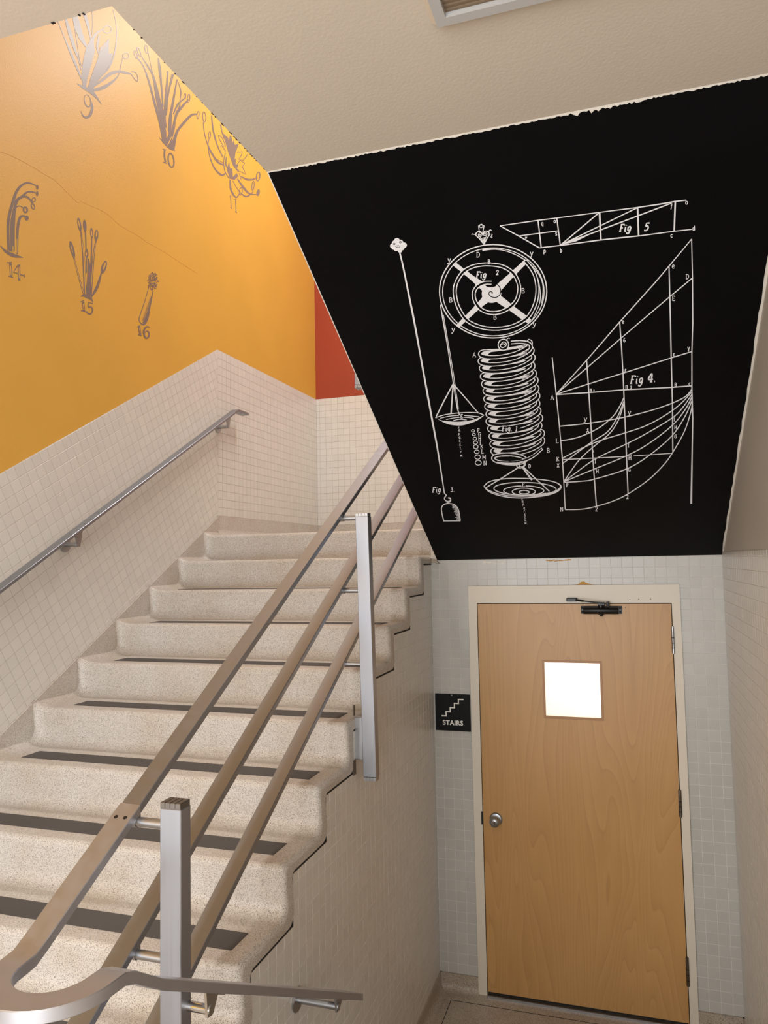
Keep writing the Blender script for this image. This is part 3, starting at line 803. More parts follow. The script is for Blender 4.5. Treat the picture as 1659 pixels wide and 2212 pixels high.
GLY = {
 'A': (4.4, [[(.4, 0), (2.2, 6), (4, 0)], [(1.1, 2.1), (3.3, 2.1)], [(-.2, 0), (1.1, 0)], [(3.3, 0), (4.6, 0)]]),
 'B': (3.6, [[(.6, 0), (.6, 6)], [(0, 6), (2.2, 6), (3.1, 5.2), (3, 3.8), (2.1, 3.1), (.6, 3.1)], [(2.1, 3.1), (3.4, 2.3), (3.4, .8), (2.3, 0), (0, 0)]]),
 'C': (3.8, [[(3.6, 5), (2.8, 6), (1.4, 5.8), (.3, 4.2), (.3, 1.9), (1.3, .2), (2.8, 0), (3.7, 1)]]),
 'D': (4, [[(.7, 0), (.7, 6)], [(0, 6), (2, 6), (3.6, 4.8), (3.8, 2.8), (3.1, .8), (1.8, 0), (0, 0)]]),
 'E': (3.4, [[(.5, 0), (.5, 6)], [(0, 6), (3.2, 6)], [(.5, 3.1), (2.5, 3.1)], [(0, 0), (3.4, 0)], [(3.2, 6), (3.2, 5)], [(3.4, 0), (3.4, 1)]]),
 'F': (3.4, [[(.8, 0), (.8, 6)], [(0, 6), (3.4, 6)], [(.8, 3.1), (2.5, 3.1)], [(0, 0), (1.7, 0)], [(3.4, 6), (3.4, 5)]]),
 'G': (4, [[(3.6, 5), (2.7, 6), (1.3, 5.7), (.3, 4.2), (.3, 1.9), (1.3, .2), (2.7, .1), (3.6, 1), (3.6, 2.6)], [(2.4, 2.6), (4, 2.6)]]),
 'H': (4.2, [[(.6, 0), (.6, 6)], [(3.6, 0), (3.6, 6)], [(.6, 3), (3.6, 3)], [(0, 6), (1.2, 6)], [(3, 6), (4.2, 6)], [(0, 0), (1.2, 0)], [(3, 0), (4.2, 0)]]),
 'I': (2, [[(1, 0), (1, 6)], [(0, 6), (2, 6)], [(0, 0), (2, 0)]]),
 'K': (4, [[(.6, 0), (.6, 6)], [(3.5, 6), (.6, 2.6)], [(1.6, 3.6), (3.8, 0)], [(0, 6), (1.2, 6)], [(0, 0), (1.2, 0)]]),
 'L': (3.4, [[(.6, 6), (.6, 0)], [(0, 6), (1.3, 6)], [(0, 0), (3.4, 0)], [(3.4, 0), (3.4, 1.2)]]),
 'M': (5, [[(.5, 0), (.7, 6), (2.5, 1.5), (4.3, 6), (4.5, 0)], [(0, 0), (1.1, 0)], [(3.9, 0), (5, 0)], [(0, 6), (.7, 6)], [(4.3, 6), (5, 6)]]),
 'N': (4.4, [[(.6, 0), (.6, 6), (3.8, 0), (3.8, 6)], [(0, 0), (1.2, 0)], [(0, 6), (.6, 6)], [(3.2, 6), (4.4, 6)]]),
 'P': (3.5, [[(.6, 0), (.6, 6)], [(0, 6), (2.2, 6), (3.3, 5), (3.1, 3.5), (2.1, 2.9), (.6, 2.9)], [(0, 0), (1.4, 0)]]),
 'X': (4, [[(.4, 6), (3.6, 0)], [(3.6, 6), (.4, 0)], [(0, 6), (1, 6)], [(3, 6), (4, 6)], [(0, 0), (1, 0)], [(3, 0), (4, 0)]]),
 'Z': (3.6, [[(.2, 6), (3.4, 6), (.2, 0), (3.6, 0)]]),
 'T': (3.6, [[(1.8, 0), (1.8, 6)], [(0, 6), (3.6, 6)]]),
 'O': (3.6, [[(1.8, 6), (.3, 4.6), (.3, 1.4), (1.8, 0), (3.3, 1.4), (3.3, 4.6), (1.8, 6)]]),
 'y': (3.6, [[(.4, 5), (1.9, 1.4)], [(3.4, 5), (1.5, .3), (.3, -.8), (-.3, -.2)], [(0, 5), (1, 5)], [(2.8, 5), (3.9, 5)]]),
 'e': (3, [[(.4, 2.2), (2.6, 2.6), (2.2, 4), (1.2, 4.2), (.3, 2.9), (.5, .9), (1.6, .2), (2.7, .9)]]),
 'f': (2.6, [[(2.5, 5.4), (1.8, 6), (1.2, 5.2), (1, 2), (.8, -.6), (0, -1)], [(.1, 3.6), (2.2, 3.6)]]),
 'i': (1.2, [[(.3, 3.8), (.5, .6), (.8, 0), (1.3, .5)], [(.6, 5.2), (.8, 5.5)]]),
 'g': (3, [[(2.6, 3.8), (1.4, 4.2), (.4, 3), (.6, 1.2), (1.6, .6), (2.5, 2), (2.6, 3.8)], [(2.6, 3.8), (2.5, .2), (1.7, -1.8), (.5, -1.9), (.2, -1)]]),
 'o': (3, [[(1.5, 4.2), (.4, 3.2), (.4, 1.1), (1.5, .1), (2.6, 1.1), (2.6, 3.2), (1.5, 4.2)]]),
 'p': (3, [[(.5, 4.2), (.6, -1.6)], [(.5, 3.4), (1.6, 4.3), (2.7, 3.2), (2.5, 1.2), (1.5, .4), (.6, .8)]]),
 'q': (3, [[(2.6, 4.2), (2.6, -1.5)], [(2.6, 3.6), (1.4, 4.2), (.4, 2.8), (.8, .8), (1.8, .4), (2.6, 1.4)]]),
 'r': (2.4, [[(.5, 4.1), (.7, 0)], [(.6, 2.6), (1.3, 3.9), (2.3, 4)]]),
 's': (2.4, [[(2.2, 3.6), (1.3, 4.2), (.4, 3.4), (1.2, 2.3), (2.1, 1.2), (1.4, .1), (.2, .5)]]),
 't': (2.2, [[(1, 5.6), (.9, 1), (1.4, .1), (2.1, .6)], [(.1, 4), (2, 4)]]),
 'u': (3, [[(.4, 4.1), (.5, 1), (1.3, .1), (2.5, 1.2)], [(2.5, 4.1), (2.6, .1)]]),
 'v': (2.8, [[(.3, 4.1), (1.3, .1), (2.6, 4.1)]]),
 'w': (4, [[(.2, 4.1), (1, .1), (2, 3.2), (2.9, .1), (3.8, 4.1)]]),
 'x': (2.8, [[(.3, 4.1), (2.5, .1)], [(2.5, 4.1), (.3, .1)]]),
 'c': (2.6, [[(2.5, 3.5), (1.5, 4.2), (.4, 3), (.4, 1.2), (1.4, .1), (2.5, .8)]]),
 'b': (3, [[(.5, 6), (.6, .4), (1.6, .1), (2.6, 1.2), (2.4, 2.9), (1.4, 3.4), (.6, 2.6)]]),
 'a': (3, [[(2.5, 4), (2.6, .3), (3.1, .2)], [(2.5, 3.4), (1.3, 4), (.4, 2.4), (.8, .6), (1.8, .4), (2.5, 1.4)]]),
 'd': (3, [[(2.4, 6), (2.6, .2)], [(2.4, 3), (1.3, 3.8), (.3, 2.4), (.6, .6), (1.6, .3), (2.5, 1.4)]]),
 'ε': (2.6, [[(2.4, 3.8), (1.2, 4.2), (.6, 3.2), (1.5, 2.4)], [(1.5, 2.4), (.4, 1.6), (.8, .3), (2.5, .5)]]),
 'γ': (3, [[(.2, 5.4), (1.5, 2.6), (1, .4), (1.8, .2), (1.9, 2), (2.8, 5.6)]]),
 'δ': (3, [[(2.6, 5.6), (1.3, 5.8), (1.2, 4.6), (2.5, 2.8), (2.2, .8), (1.1, .2), (.3, 1.4), (.8, 2.8), (2, 3.2)]]),
 '1': (1.8, [[(.2, 4.9), (1, 6), (1, 0)], [(.1, 0), (1.9, 0)]]),
 '2': (3.2, [[(.3, 4.6), (1, 5.9), (2.4, 5.7), (2.7, 4.2), (1.6, 2), (.2, .1)], [(.2, .1), (3.3, .3)]]),
 '3': (3.2, [[(.4, 5.5), (2.6, 5.7), (1.3, 3.5)], [(1.3, 3.5), (2.8, 2.9), (2.8, .9), (1.5, 0), (.2, .7)]]),
 '4': (3.4, [[(2.3, 0), (2.3, 6), (.1, 1.9), (3.5, 1.9)], [(1.4, 0), (3.2, 0)]]),
 '5': (3.2, [[(3.1, 6), (1, 5.9), (.7, 3.4)], [(.7, 3.4), (2.2, 3.8), (3, 2.2), (2.1, .3), (.3, .3)]]),
 '6': (3, [[(2.4, 5.9), (1, 4.6), (.4, 2), (1.3, .1), (2.6, 1), (2.4, 2.8), (1.2, 3), (.5, 2)]]),
 '.': (.9, [[(.2, .2), (.7, .2)]]),
 ' ': (2.2, []),
}
MUR = [M_CHALK, M_BLACK]
def soffit_mural(off): return Mural(SOF_P, SOF_N, off, 3.687, .0012, MUR, cs)

# --- pendulum, wheel, spring (Fig 3, Fig 2, Fig 1)
m = soffit_mural((800, 400))
for x, y, r in ((212, 442, 24), (178, 482, 21), (196, 460, 24), (238, 456, 25), (268, 476, 23), (236, 518, 19), (206, 502, 22), (188, 497, 17), (225, 480, 34), (252, 498, 20)): m.disc(x, y, r, r*.95)
for x, y in ((190, 466), (239, 452)): m.ell(x, y, 7, 7, 4, 0, 1)
m.st([(200, 484), (215, 494), (232, 492), (240, 478)], 4, 1); m.st([(212, 478), (220, 484), (225, 476)], 4, 1)
m.st([(235, 535), (262, 650), (300, 840), (345, 1060), (400, 1360), (480, 1800), (535, 2100), (590, 2452)], [11, 12, 13, 14, 13, 14, 12, 8])
m.st([(590, 2452), (604, 2470), (590, 2490), (600, 2510), (622, 2516), (640, 2505), (636, 2490), (620, 2488)], 8)
m.st([(618, 2488), (640, 2500), (634, 2520), (606, 2530)], 7)
m.st([(585, 2672), (570, 2610), (568, 2565), (590, 2540), (630, 2534), (672, 2545), (700, 2580), (712, 2640), (717, 2671)], 8); m.st([(582, 2673), (717, 2672)], 7)
for i in range(26):
    y = 2548+i*4.8; xr = 672+44*min(1, (i/18)**.6); m.st([(xr-random.uniform(18, 44), y+1), (xr, y)], 3.0, 0, False)
m.txt('Fig', 528, 2424, 40, 7, .15); m.txt('3.', 655, 2422, 34, 6, .1)
m.done('pendulum_drawing', 'white painted pendulum line with flower top and hanging weight')

m = soffit_mural((800, 400))
for a, b_, e in (((665, 622), (930, 830), 30), ((1243, 600), (1000, 835), 34), ((695, 1122), (935, 890), 30), ((1270, 1085), (1005, 890), 40)):
    mid = ((a[0]*.45+b_[0]*.55), (a[1]*.45+b_[1]*.55)); m.st([a, mid, b_, (967, 860)], [e, e+10, 70, 110])
m.disc(965, 862, 78, 74)
m.disc(960, 797, 42, 14, 0, 1)
m.ell(978, 843, 427, 372, 9); m.ell(980, 848, 404, 350, 7)
m.st([(892, 515), (1000, 508), (1110, 532), (1225, 590), (1300, 670), (1345, 790), (1350, 930), (1290, 1070)], [14, 8, 7, 8, 8, 7, 6, 5])
m.st([(1240, 595), (1330, 690), (1375, 800), (1365, 940)], 6)
spi = [(1235, 600), (1300, 690), (1330, 800), (1320, 920), (1270, 1030), (1200, 1090), (1100, 1130), (980, 1142), (870, 1125), (770, 1075), (705, 980), (675, 880), (680, 790), (730, 700), (800, 652), (880, 632), (965, 630), (1060, 648), (1140, 702), (1180, 780), (1184, 850), (1160, 920), (1105, 975), (1030, 1010), (950, 1014), (880, 985), (836, 925), (824, 860), (850, 808), (905, 778), (965, 775)]
m.st(spi, 32); m.st(spi, 16, 1)
m.st([(905, 780), (965, 774), (1015, 792), (1038, 832), (1030, 872), (1000, 892), (962, 886), (944, 862), (956, 846), (972, 852), (968, 864)], 7, 1)
m.st([(558, 950), (575, 1050), (610, 1250), (650, 1500), (690, 1755), (714, 1840)], [6, 9, 8, 8, 9, 9]); m.st([(582, 1030), (620, 1250), (662, 1500), (702, 1780)], 5)
m.st([(905, 470), (870, 425), (842, 398), (848, 375), (872, 366), (893, 386)], 8); m.st([(905, 470), (925, 430), (946, 395), (940, 370), (915, 364), (893, 386)], 8)
m.st([(905, 470), (880, 420), (860, 395), (868, 380), (882, 378), (893, 396), (905, 378), (925, 376), (930, 392), (918, 420), (905, 466)], 4)
m.ell(873, 401, 12, 9, 5); m.ell(913, 391, 12, 9, 5); m.disc(873, 401, 4, 4); m.disc(913, 391, 4, 4)
m.st([(876, 424), (918, 414)], 5); m.st([(884, 424), (900, 460), (914, 418)], 5); m.st([(894, 424), (900, 445), (906, 420)], 6)
m.st([(842, 386), (826, 390), (812, 386), (808, 394)], 6); m.st([(944, 372), (948, 358), (960, 354), (964, 362)], 6)
m.st([(862, 322), (868, 372), (896, 372), (906, 322), (884, 308), (862, 322)], 7, 0, False); m.ell(883, 325, 13, 11, 5)
for ch, x, y, h in (('D', 858, 552, 38), ('B', 945, 607, 30), ('B', 1216, 838, 36), ('B', 640, 912, 36), ('B', 992, 1048, 36), ('y', 628, 597, 40), ('y', 1284, 545, 40), ('y', 660, 1152, 40), ('y', 1306, 1110, 40)):
    m.txt(ch, x, y, h, 5.5)
m.txt('Z', 966, 400, 22, 5); m.txt('Fig', 884, 712, 48, 9, .18); m.txt('2', 1012, 694, 36, 6, .1)
# hanging pan on the cord
o = 1290
m.st([(660, 290+o), (590, 420+o), (525, 550+o)], 10, 0, False); m.st([(660, 290+o), (652, 400+o), (643, 525+o)], 11, 0, False); m.st([(662, 292+o), (760, 405+o), (858, 520+o)], 8, 0, False)
m.st([(518, 560+o), (590, 537+o), (680, 524+o), (780, 518+o), (860, 522+o), (905, 540+o)], 7)
m.fill(smooth([(518, 560+o), (575, 582+o), (700, 592+o), (820, 576+o), (905, 540+o), (850, 582+o), (770, 612+o), (700, 622+o), (610, 608+o), (518, 560+o)])[:-1])
m.st([(556, 564+o), (640, 546+o), (740, 542+o), (868, 552+o)], 6); m.st([(604, 574+o), (690, 558+o), (780, 558+o), (826, 566+o)], 6); m.st([(662, 582+o), (710, 572+o), (768, 578+o)], 6)
m.disc(728, 548+o, 22, 15, 0, 1); m.txt('E', 728, 548+o, 30, 5)
for ch, x, y in zip('xopqrstvw', (701, 706, 702, 708, 710, 712, 714, 718, 722), (636, 657, 688, 715, 743, 772, 800, 828, 858)): m.txt(ch+'.', x+6, y+o, 22, 3.6, .1)
m.done('wheel_drawing', 'white painted spiral spring wheel on a cross with cord and pan')

m = soffit_mural((800, 750))
ys = [50, 107, 165, 230, 290, 346, 410, 470, 530, 588, 646, 708, 768, 826]
xl = [866, 862, 872, 880, 890, 902, 907, 915, 925, 925, 938, 950, 956, 964]
xr = [1285, 1300, 1308, 1306, 1318, 1332, 1338, 1346, 1346, 1354, 1368, 1362, 1382, 1384]
for i in range(13, -1, -1):
    y, a, b_ = ys[i], xl[i], xr[i]; wdt = b_-a
    X_ = lambda f: a+wdt*f
    # back of the turn, shaded with white paint
    m.fill(smooth([(X_(.05), y-8), (X_(.14), y-34), (X_(.36), y-40), (X_(.66), y-58), (X_(.84), y-62), (X_(.70), y-40), (X_(.40), y-22), (X_(.22), y-12), (X_(.16), y+10), (X_(.08), y+12), (X_(.05), y-8)])[:-1])
    if i in (0, 1, 4, 6, 9):
        for q in range(6): m.st([(X_(.72+q*.012), y-60+q*9), (X_(.88), y-72+q*9)], 4, 0, False)
    fr = [(X_(.22), y-24), (X_(.08), y-22), (X_(.02), y-4), (X_(.05), y+16), (X_(.18), y+27), (X_(.40), y+24), (X_(.64), y+4), (X_(.84), y-30), (X_(.96), y-66), (X_(.975), y-96), (X_(.92), y-112)]
    m.st(fr, [14, 24, 31, 33, 33, 32, 32, 34, 36, 32, 16]); m.st(fr, [4, 11, 17, 19, 20, 19, 19, 20, 21, 17, 4], 1)
y = 888; X_ = lambda f: 970+270*f
m.ell(1107, 888, 130, 36, 30, 3); m.ell(1107, 888, 130, 36, 14, 3, 1)
m.st([(1010, 910), (1110, 918), (1200, 908), (1290, 870), (1370, 805)], [20, 26, 26, 26, 22]); m.st([(1010, 908), (1110, 912), (1200, 904), (1290, 868), (1365, 808)], [8, 12, 13, 13, 10], 1)
m.st([(1120, -40), (1200, -44), (1262, -32), (1280, -2), (1262, 30)], 30); m.st([(1120, -40), (1200, -44), (1262, -32), (1280, -2), (1262, 30)], 14, 1)
m.disc(1060, -22, 44, 46, 0, 1); m.ell(1060, -22, 42, 44, 8); m.st([(1035, -20), (1060, -45), (1084, -30), (1074, -8), (1048, 0), (1036, -18), (1060, -30), (1072, -22)], 7); m.st([(1085, -62), (1100, -76), (1110, -70)], 6)
m.ell(1200, 935, 35, 24, 9, -20); m.ell(1205, 930, 20, 20, 6)
m.txt('A', 828, 57, 36, 5.5); m.txt('B', 1416, 820, 34, 5.5); m.txt('D', 1268, 945, 26, 5); m.disc(1108, 645, 86, 17, -4, 1); m.txt('Fig. 1', 1110, 645, 40, 7, .12)
m.st([(1195, 945), (1060, 1032), (915, 1120)], 9, 0, False); m.st([(1208, 946), (1245, 1000), (1287, 1055)], 14, 0, False); m.st([(1218, 950), (1320, 1048), (1426, 1146)], 9, 0, False)
m.st([(905, 1105), (950, 1068), (1060, 1046), (1200, 1042), (1350, 1050), (1470, 1072), (1518, 1108), (1480, 1148), (1380, 1180), (1210, 1198), (1060, 1186), (950, 1150), (905, 1105)], [8, 8, 8, 8, 8, 8, 12, 16, 12, 8, 8, 8, 8])
m.fill(smooth([(1516, 1106), (1480, 1136), (1400, 1160), (1260, 1180), (1210, 1184), (1300, 1186), (1400, 1178), (1490, 1150), (1516, 1106)])[:-1])
m.st([(912, 1120), (985, 1155), (1100, 1180), (1240, 1184), (1400, 1160)], 7)
m.ell(1232, 1126, 248, 52, 8, 1); m.ell(1222, 1140, 160, 38, 8); m.ell(1222, 1148, 92, 28, 8); m.ell(1225, 1152, 40, 14, 8)
m.disc(1220, 1093, 22, 16, 0, 1); m.txt('E', 1220, 1093, 30, 5)
for ch, x, y in zip('xopqrstuw', (1208, 1212, 1218, 1225, 1226, 1230, 1232, 1234, 1236), (1207, 1224, 1246, 1278, 1300, 1328, 1350, 1372, 1395)): m.txt(ch+'.', x+4, y, 21, 3.4, .1)
for ch, x, y, xx, yy, r in (('F', 818, 663, 860, 660, 11), ('G', 825, 692, 870, 690, 11), ('H', 833, 725, 871, 724, 13), ('I', 838, 757, 876, 757, 15), ('K', 840, 790, 888, 788, 17), ('L', 848, 830, 893, 828, 17), ('M', 855, 872, 906, 872, 20), ('N', 860, 917, 914, 920, 22)):
    m.ell(x, y, r*1.08, r*.85, 6); m.txt(ch, xx, yy, 25+r*.3, 5)
m.done('coil_spring_drawing', 'white painted tall coil spring with a round pan below')

# --- diagrams (Fig 5, Fig 4)
m = soffit_mural((1150, 400))
m.st([(-258, 322), (45, 278), (190, 260), (530, 215), (835, 176), (1010, 150), (1135, 128), (1225, 118)], [7, 8, 8, 8, 9, 11, 9, 8], 0, False)
m.st([(-258, 322), (-110, 402), (55, 497)], 9, 0, False); m.st([(55, 497), (225, 478), (540, 435), (740, 413), (850, 402), (1135, 364), (1268, 350)], [8, 8, 9, 11, 9, 8, 7], 0, False)
for a, b_, wd in (((45, 278), (70, 490), 9), ((195, 262), (222, 475), 9), ((535, 218), (545, 432), 13), ((838, 178), (846, 402), 13), ((1138, 130), (1129, 365), 12), ((-105, 402), (205, 362), 8), ((225, 475), (530, 218), 9), ((225, 475), (835, 178), 9), ((225, 475), (1110, 140), 9)): m.st([a, b_], wd, 0, False)
m.fill([(225, 475), (330, 425), (470, 385), (345, 447)])
for ch, x, y, h in (('q', 78, 303, 34), ('o', 178, 283, 30), ('s', 190, 382, 32), ('v', -50, 415, 32), ('p', 97, 522, 34), ('b', 228, 515, 34), ('f', 1108, 165, 34), ('o', 1228, 133, 36), ('c', 1108, 397, 34), ('d', 1285, 340, 38)): m.txt(ch, x, y, h, 6)
m.txt('Fig', 742, 338, 54, 11, .25); m.txt('5', 910, 330, 62, 11, .25)
m.done('wedge_diagram', 'white painted long wedge diagram lettered Fig 5')

m = soffit_mural((1150, 750)); C = -1290
S_ = lambda pts, wd=8, sm=False: m.st(pts, wd, 0, sm)
S_([(1268, 425+C), (1275, 740+C), (1277, 1100+C), (1270, 30), (1270, 330), (1277, 560), (1272, 850), (1265, 1245)], [7, 9, 9, 9, 9, 9, 10, 14])
S_([(1268, 427+C), (1090, 640+C), (980, 770+C), (700, 1082+C), (432, 1392+C), (190, 372)], [7, 8, 9, 8, 8, 7]); S_([(1270, 740+C), (1095, 885+C), (705, 1217+C), (437, 160), (190, 372)]); S_([(1270, 33), (1100, 85), (722, 205), (450, 290), (190, 373)]); S_([(1270, 305), (1110, 318), (722, 338), (450, 360), (190, 376)], 9)
S_([(158, 80), (190, 375), (215, 625), (240, 900), (250, 1070), (262, 1293)], 8)
S_([(432, 102), (450, 360), (465, 600), (485, 930), (510, 1265)], 9); S_([(695, 1085+C), (710, 0), (722, 210), (730, 400), (745, 750), (762, 1165)], 9); S_([(1088, 637+C), (1100, 1100+C), (1105, 60), (1115, 450), (1118, 830)], 9)
for cvs in ([(215, 628), (465, 602), (735, 555), (950, 500), (1110, 445), (1220, 390), (1272, 330)], [(235, 885), (400, 800), (545, 740), (740, 680), (900, 625), (1050, 545), (1180, 450), (1272, 350)],
            [(250, 1070), (345, 1000), (500, 890), (745, 770), (900, 690), (1115, 560), (1200, 475), (1272, 370)], [(250, 1070), (490, 970), (745, 865), (920, 770), (1115, 620), (1220, 490), (1272, 390)],
            [(250, 1075), (400, 1065), (490, 1050), (745, 970), (930, 860), (1115, 700), (1220, 540), (1272, 420)], [(262, 1292), (400, 1288), (510, 1265), (640, 1225), (765, 1165), (930, 1050), (1050, 930), (1118, 835), (1210, 670), (1260, 520), (1275, 430)],
            [(222, 745), (350, 720), (465, 675), (560, 620), (650, 540), (700, 460), (728, 400)], [(240, 925), (470, 755), (600, 670), (680, 550), (728, 430)], [(250, 1070), (370, 900), (500, 780), (610, 690), (680, 590), (728, 450)]): S_(cvs, 8, True)
S_([(240, 893), (485, 882), (745, 868)], 7); S_([(806, 864), (1110, 843)], 6)
for ch, x, y, h in (('A', 158, 397, 38), ('L', 197, 745, 32), ('K', 203, 890, 30), ('X', 205, 940, 28), ('P', 278, 1097, 24), ('N', 233, 1290, 30), ('y', 422, 575, 40), ('δ', 440, 668, 42), ('i', 488, 822, 26), ('I', 502, 908, 26), ('H', 517, 985, 30), ('y', 772, 522, 40), ('I', 765, 780, 28), ('H', 777, 876, 32), ('G', 773, 972, 26), ('2', 757, 1190, 30), ('2', 510, 1287, 34), ('B', 465, 342, 24), ('B', 750, 315, 28), ('B', 1140, 295, 26), ('c', 1252, 287, 30), ('ε', 742, 178, 32), ('ε', 1127, 53, 32), ('γ', 1243, 10, 40), ('I', 1130, 573, 26), ('H', 1140, 635, 26), ('G', 1140, 708, 26), ('e', 1122, 640+C, 40), ('D', 1233, 725+C, 36), ('E', 1124, 898+C, 36), ('e', 722, 1083+C, 32), ('6', 732, 1230+C, 34)): m.txt(ch, x, y, h, 5.5)
m.txt('2', 490, 345, 16, 4); m.txt('2', 786, 316, 22, 5); m.txt('Fig', 832, 255, 60, 10, .18); m.txt('4.', 953, 240, 64, 12, .1)
m.done('curve_diagram', 'white painted curve diagram lettered Fig 4')

# --- grey flower parts on the yellow wall
MURY = [M_MURG, M_YEL]
def wall_mural(off, sc): return Mural(LW_P, LW_N, off, sc, .0006, MURY, wl)
m = wall_mural((0, 0), 5.027)
m.st([(835, 905), (900, 945), (990, 998), (1050, 1062), (1105, 1137)], [3, 30, 42, 22, 3])
m.fill([(900, 940), (885, 850), (890, 740), (908, 620), (935, 520), (985, 420), (1022, 378), (1018, 470), (1030, 560), (1005, 640), (985, 720), (965, 790), (945, 860), (935, 940)])
for i in range(12): m.st([(1012-i*7, 590+i*27), (1040-i*8, 583+i*27)], [8, 2], 0, False)
m.fill([(950, 960), (985, 840), (1040, 690), (1072, 600), (1085, 520), (1185, 420), (1182, 580), (1225, 574), (1200, 690), (1130, 800), (1060, 890), (1000, 985)])
m.st([(1080, 515), (1110, 500), (1130, 475)], 5, 1); m.st([(1085, 545), (1120, 520), (1150, 485)], 4, 1)
m.st([(622, 222), (700, 410), (770, 580), (830, 720), (885, 860)], [5, 12, 26, 24, 14])
m.st([(708, 190), (765, 380), (820, 560), (850, 640), (880, 760)], [22, 40, 26, 12, 8]); m.st([(812, 150), (835, 260), (880, 400), (945, 520)], [52, 66, 56, 14])
m.st([(785, 170), (830, 420), (860, 620), (885, 720)], 7); m.st([(915, 145), (950, 260), (985, 420)], [40, 30, 14]); m.st([(1000, 100), (1005, 240), (1000, 380)], 7)
m.st([(1010, 410), (1050, 360), (1120, 316)], [30, 22, 10]); m.ell(1165, 320, 45, 40, 9); m.st([(1075, 375), (1065, 450), (1055, 520), (1075, 600)], [14, 26, 20, 8])
m.st([(1225, 100), (1258, 250), (1265, 400), (1242, 580), (1180, 740), (1090, 840), (1015, 930)], [5, 7, 10, 16, 14, 8, 4])
m.st([(990, 985), (1110, 955), (1210, 895), (1270, 840), (1300, 780)], [26, 40, 26, 14, 6]); m.st([(1015, 945), (1110, 870), (1200, 800), (1290, 778), (1360, 790), (1425, 805)], [6, 28, 36, 30, 26, 12])
m.st([(1425, 778), (1470, 790), (1495, 835), (1490, 885), (1455, 850), (1425, 805)], 9); m.st([(1300, 770), (1315, 700), (1330, 630)], 7); m.ell(1365, 608, 34, 30, 8, -20)
m.ell(950, 1095, 34, 66, [8, 14, 10, 5, 8], -12); m.st([(980, 1085), (1000, 1160), (985, 1235), (948, 1275), (905, 1262), (878, 1208)], [10, 26, 30, 26, 16, 4])
m.done('stamen_drawing', 'grey painted flower part numbered 9')
m = wall_mural((270, 60), 5.027)
m.st([(370, 1190), (430, 1255), (490, 1308), (545, 1336)], [3, 18, 24, 3])
m.st([(128, 320), (200, 420), (260, 590), (330, 850), (390, 1050), (425, 1250)], [10, 14, 20, 26, 40, 34]); m.st([(178, 310), (255, 430), (310, 540), (360, 780), (415, 1000), (450, 1250)], [9, 18, 24, 50, 54, 40])
m.st([(250, 265), (295, 480), (350, 740), (395, 900)], [7, 9, 26, 26]); m.st([(362, 330), (378, 460), (392, 600), (412, 860)], [14, 28, 20, 16]); m.st([(465, 470), (448, 700), (430, 950), (430, 1100)], [16, 26, 26, 30])
m.st([(520, 500), (470, 720), (450, 950)], [26, 16, 12]); m.st([(565, 560), (522, 800), (492, 980), (482, 1200)], [14, 24, 34, 40])
m.st([(572, 570), (605, 690), (598, 780), (590, 860), (555, 950), (505, 1160)], [3, 14, 8, 16, 26, 20]); m.st([(645, 770), (575, 830), (525, 940)], [14, 20, 12]); m.st([(690, 780), (625, 850), (555, 960), (525, 1100), (480, 1260)], [12, 26, 14, 30, 26])
m.st([(785, 938), (720, 950), (640, 1030), (560, 1140), (515, 1320)], [14, 26, 30, 28, 46])
m.fill([(372, 930), (440, 880), (445, 1060), (430, 1180), (470, 1200), (500, 1160), (520, 1250), (520, 1320), (450, 1285), (405, 1240), (385, 1060)])
m.st([(442, 1085), (460, 1140), (452, 1195)], [6, 24, 6], 1); m.st([(505, 1185), (480, 1240), (462, 1275)], [6, 10, 6], 1)
for i in range(9): m.st([(520+i*8, 1180-i*32), (532+i*7, 1172-i*32)], 5, 1, False)
for x, y, a, b_, r in ((117, 292, 14, 46, -18), (152, 262, 14, 52, -20), (232, 232, 15, 46, -8), (650, 742, 10, 28, 4), (690, 768, 13, 46, 6), (793, 947, 11, 40, 6)): m.ell(x, y, a, b_, 8, r)
m.st([(430, 1325), (428, 1395), (440, 1460)], 18); m.st([(408, 1318), (446, 1326)], 8, 0, False); m.st([(414, 1458), (460, 1476)], 9, 0, False); m.ell(500, 1440, 30, 76, 15, -8)
m.done('stamen_drawing', 'grey painted tuft of stamens numbered 10')
m = wall_mural((270, 60), 5.027)
m.st([(850, 1025), (860, 1130), (885, 1230), (925, 1330), (1000, 1450), (1070, 1490)], [9, 9, 10, 16, 22, 14]); m.ell(860, 968, 17, 54, 9, -4)
m.st([(915, 1200), (902, 1270), (920, 1400), (975, 1530), (1050, 1600), (1095, 1575)], [7, 8, 10, 16, 22, 8]); m.ell(918, 1165, 11, 36, 7, 4); m.st([(905, 1300), (960, 1400), (1075, 1472)], 6)
m.st([(940, 950), (955, 1100), (1000, 1270), (1060, 1400)], [12, 18, 14, 12]); m.st([(1038, 1050), (1055, 1140), (1078, 1210)], [14, 10, 6])
m.fill([(1062, 1142), (1120, 1195), (1125, 1230), (1140, 1165), (1162, 1195), (1165, 1250), (1185, 1215), (1190, 1270), (1228, 1262), (1200, 1350), (1190, 1430), (1205, 1420), (1200, 1480), (1232, 1490), (1215, 1530), (1240, 1545), (1225, 1565), (1175, 1500), (1120, 1350), (1090, 1240)])
m.st([(1092, 1290), (1060, 1205), (1015, 1168), (1035, 1230), (1075, 1290)], 7); m.st([(1040, 1295), (1050, 1280), (1085, 1330), (1090, 1345)], 7); m.st([(1090, 1360), (1072, 1450), (1085, 1560), (1135, 1640)], 9); m.st([(1100, 1400), (1095, 1480), (1115, 1530)], [10, 16, 6])
m.fill([(1105, 1540), (1130, 1450), (1140, 1530), (1165, 1525), (1170, 1620), (1212, 1578), (1232, 1610), (1190, 1650), (1140, 1640)])
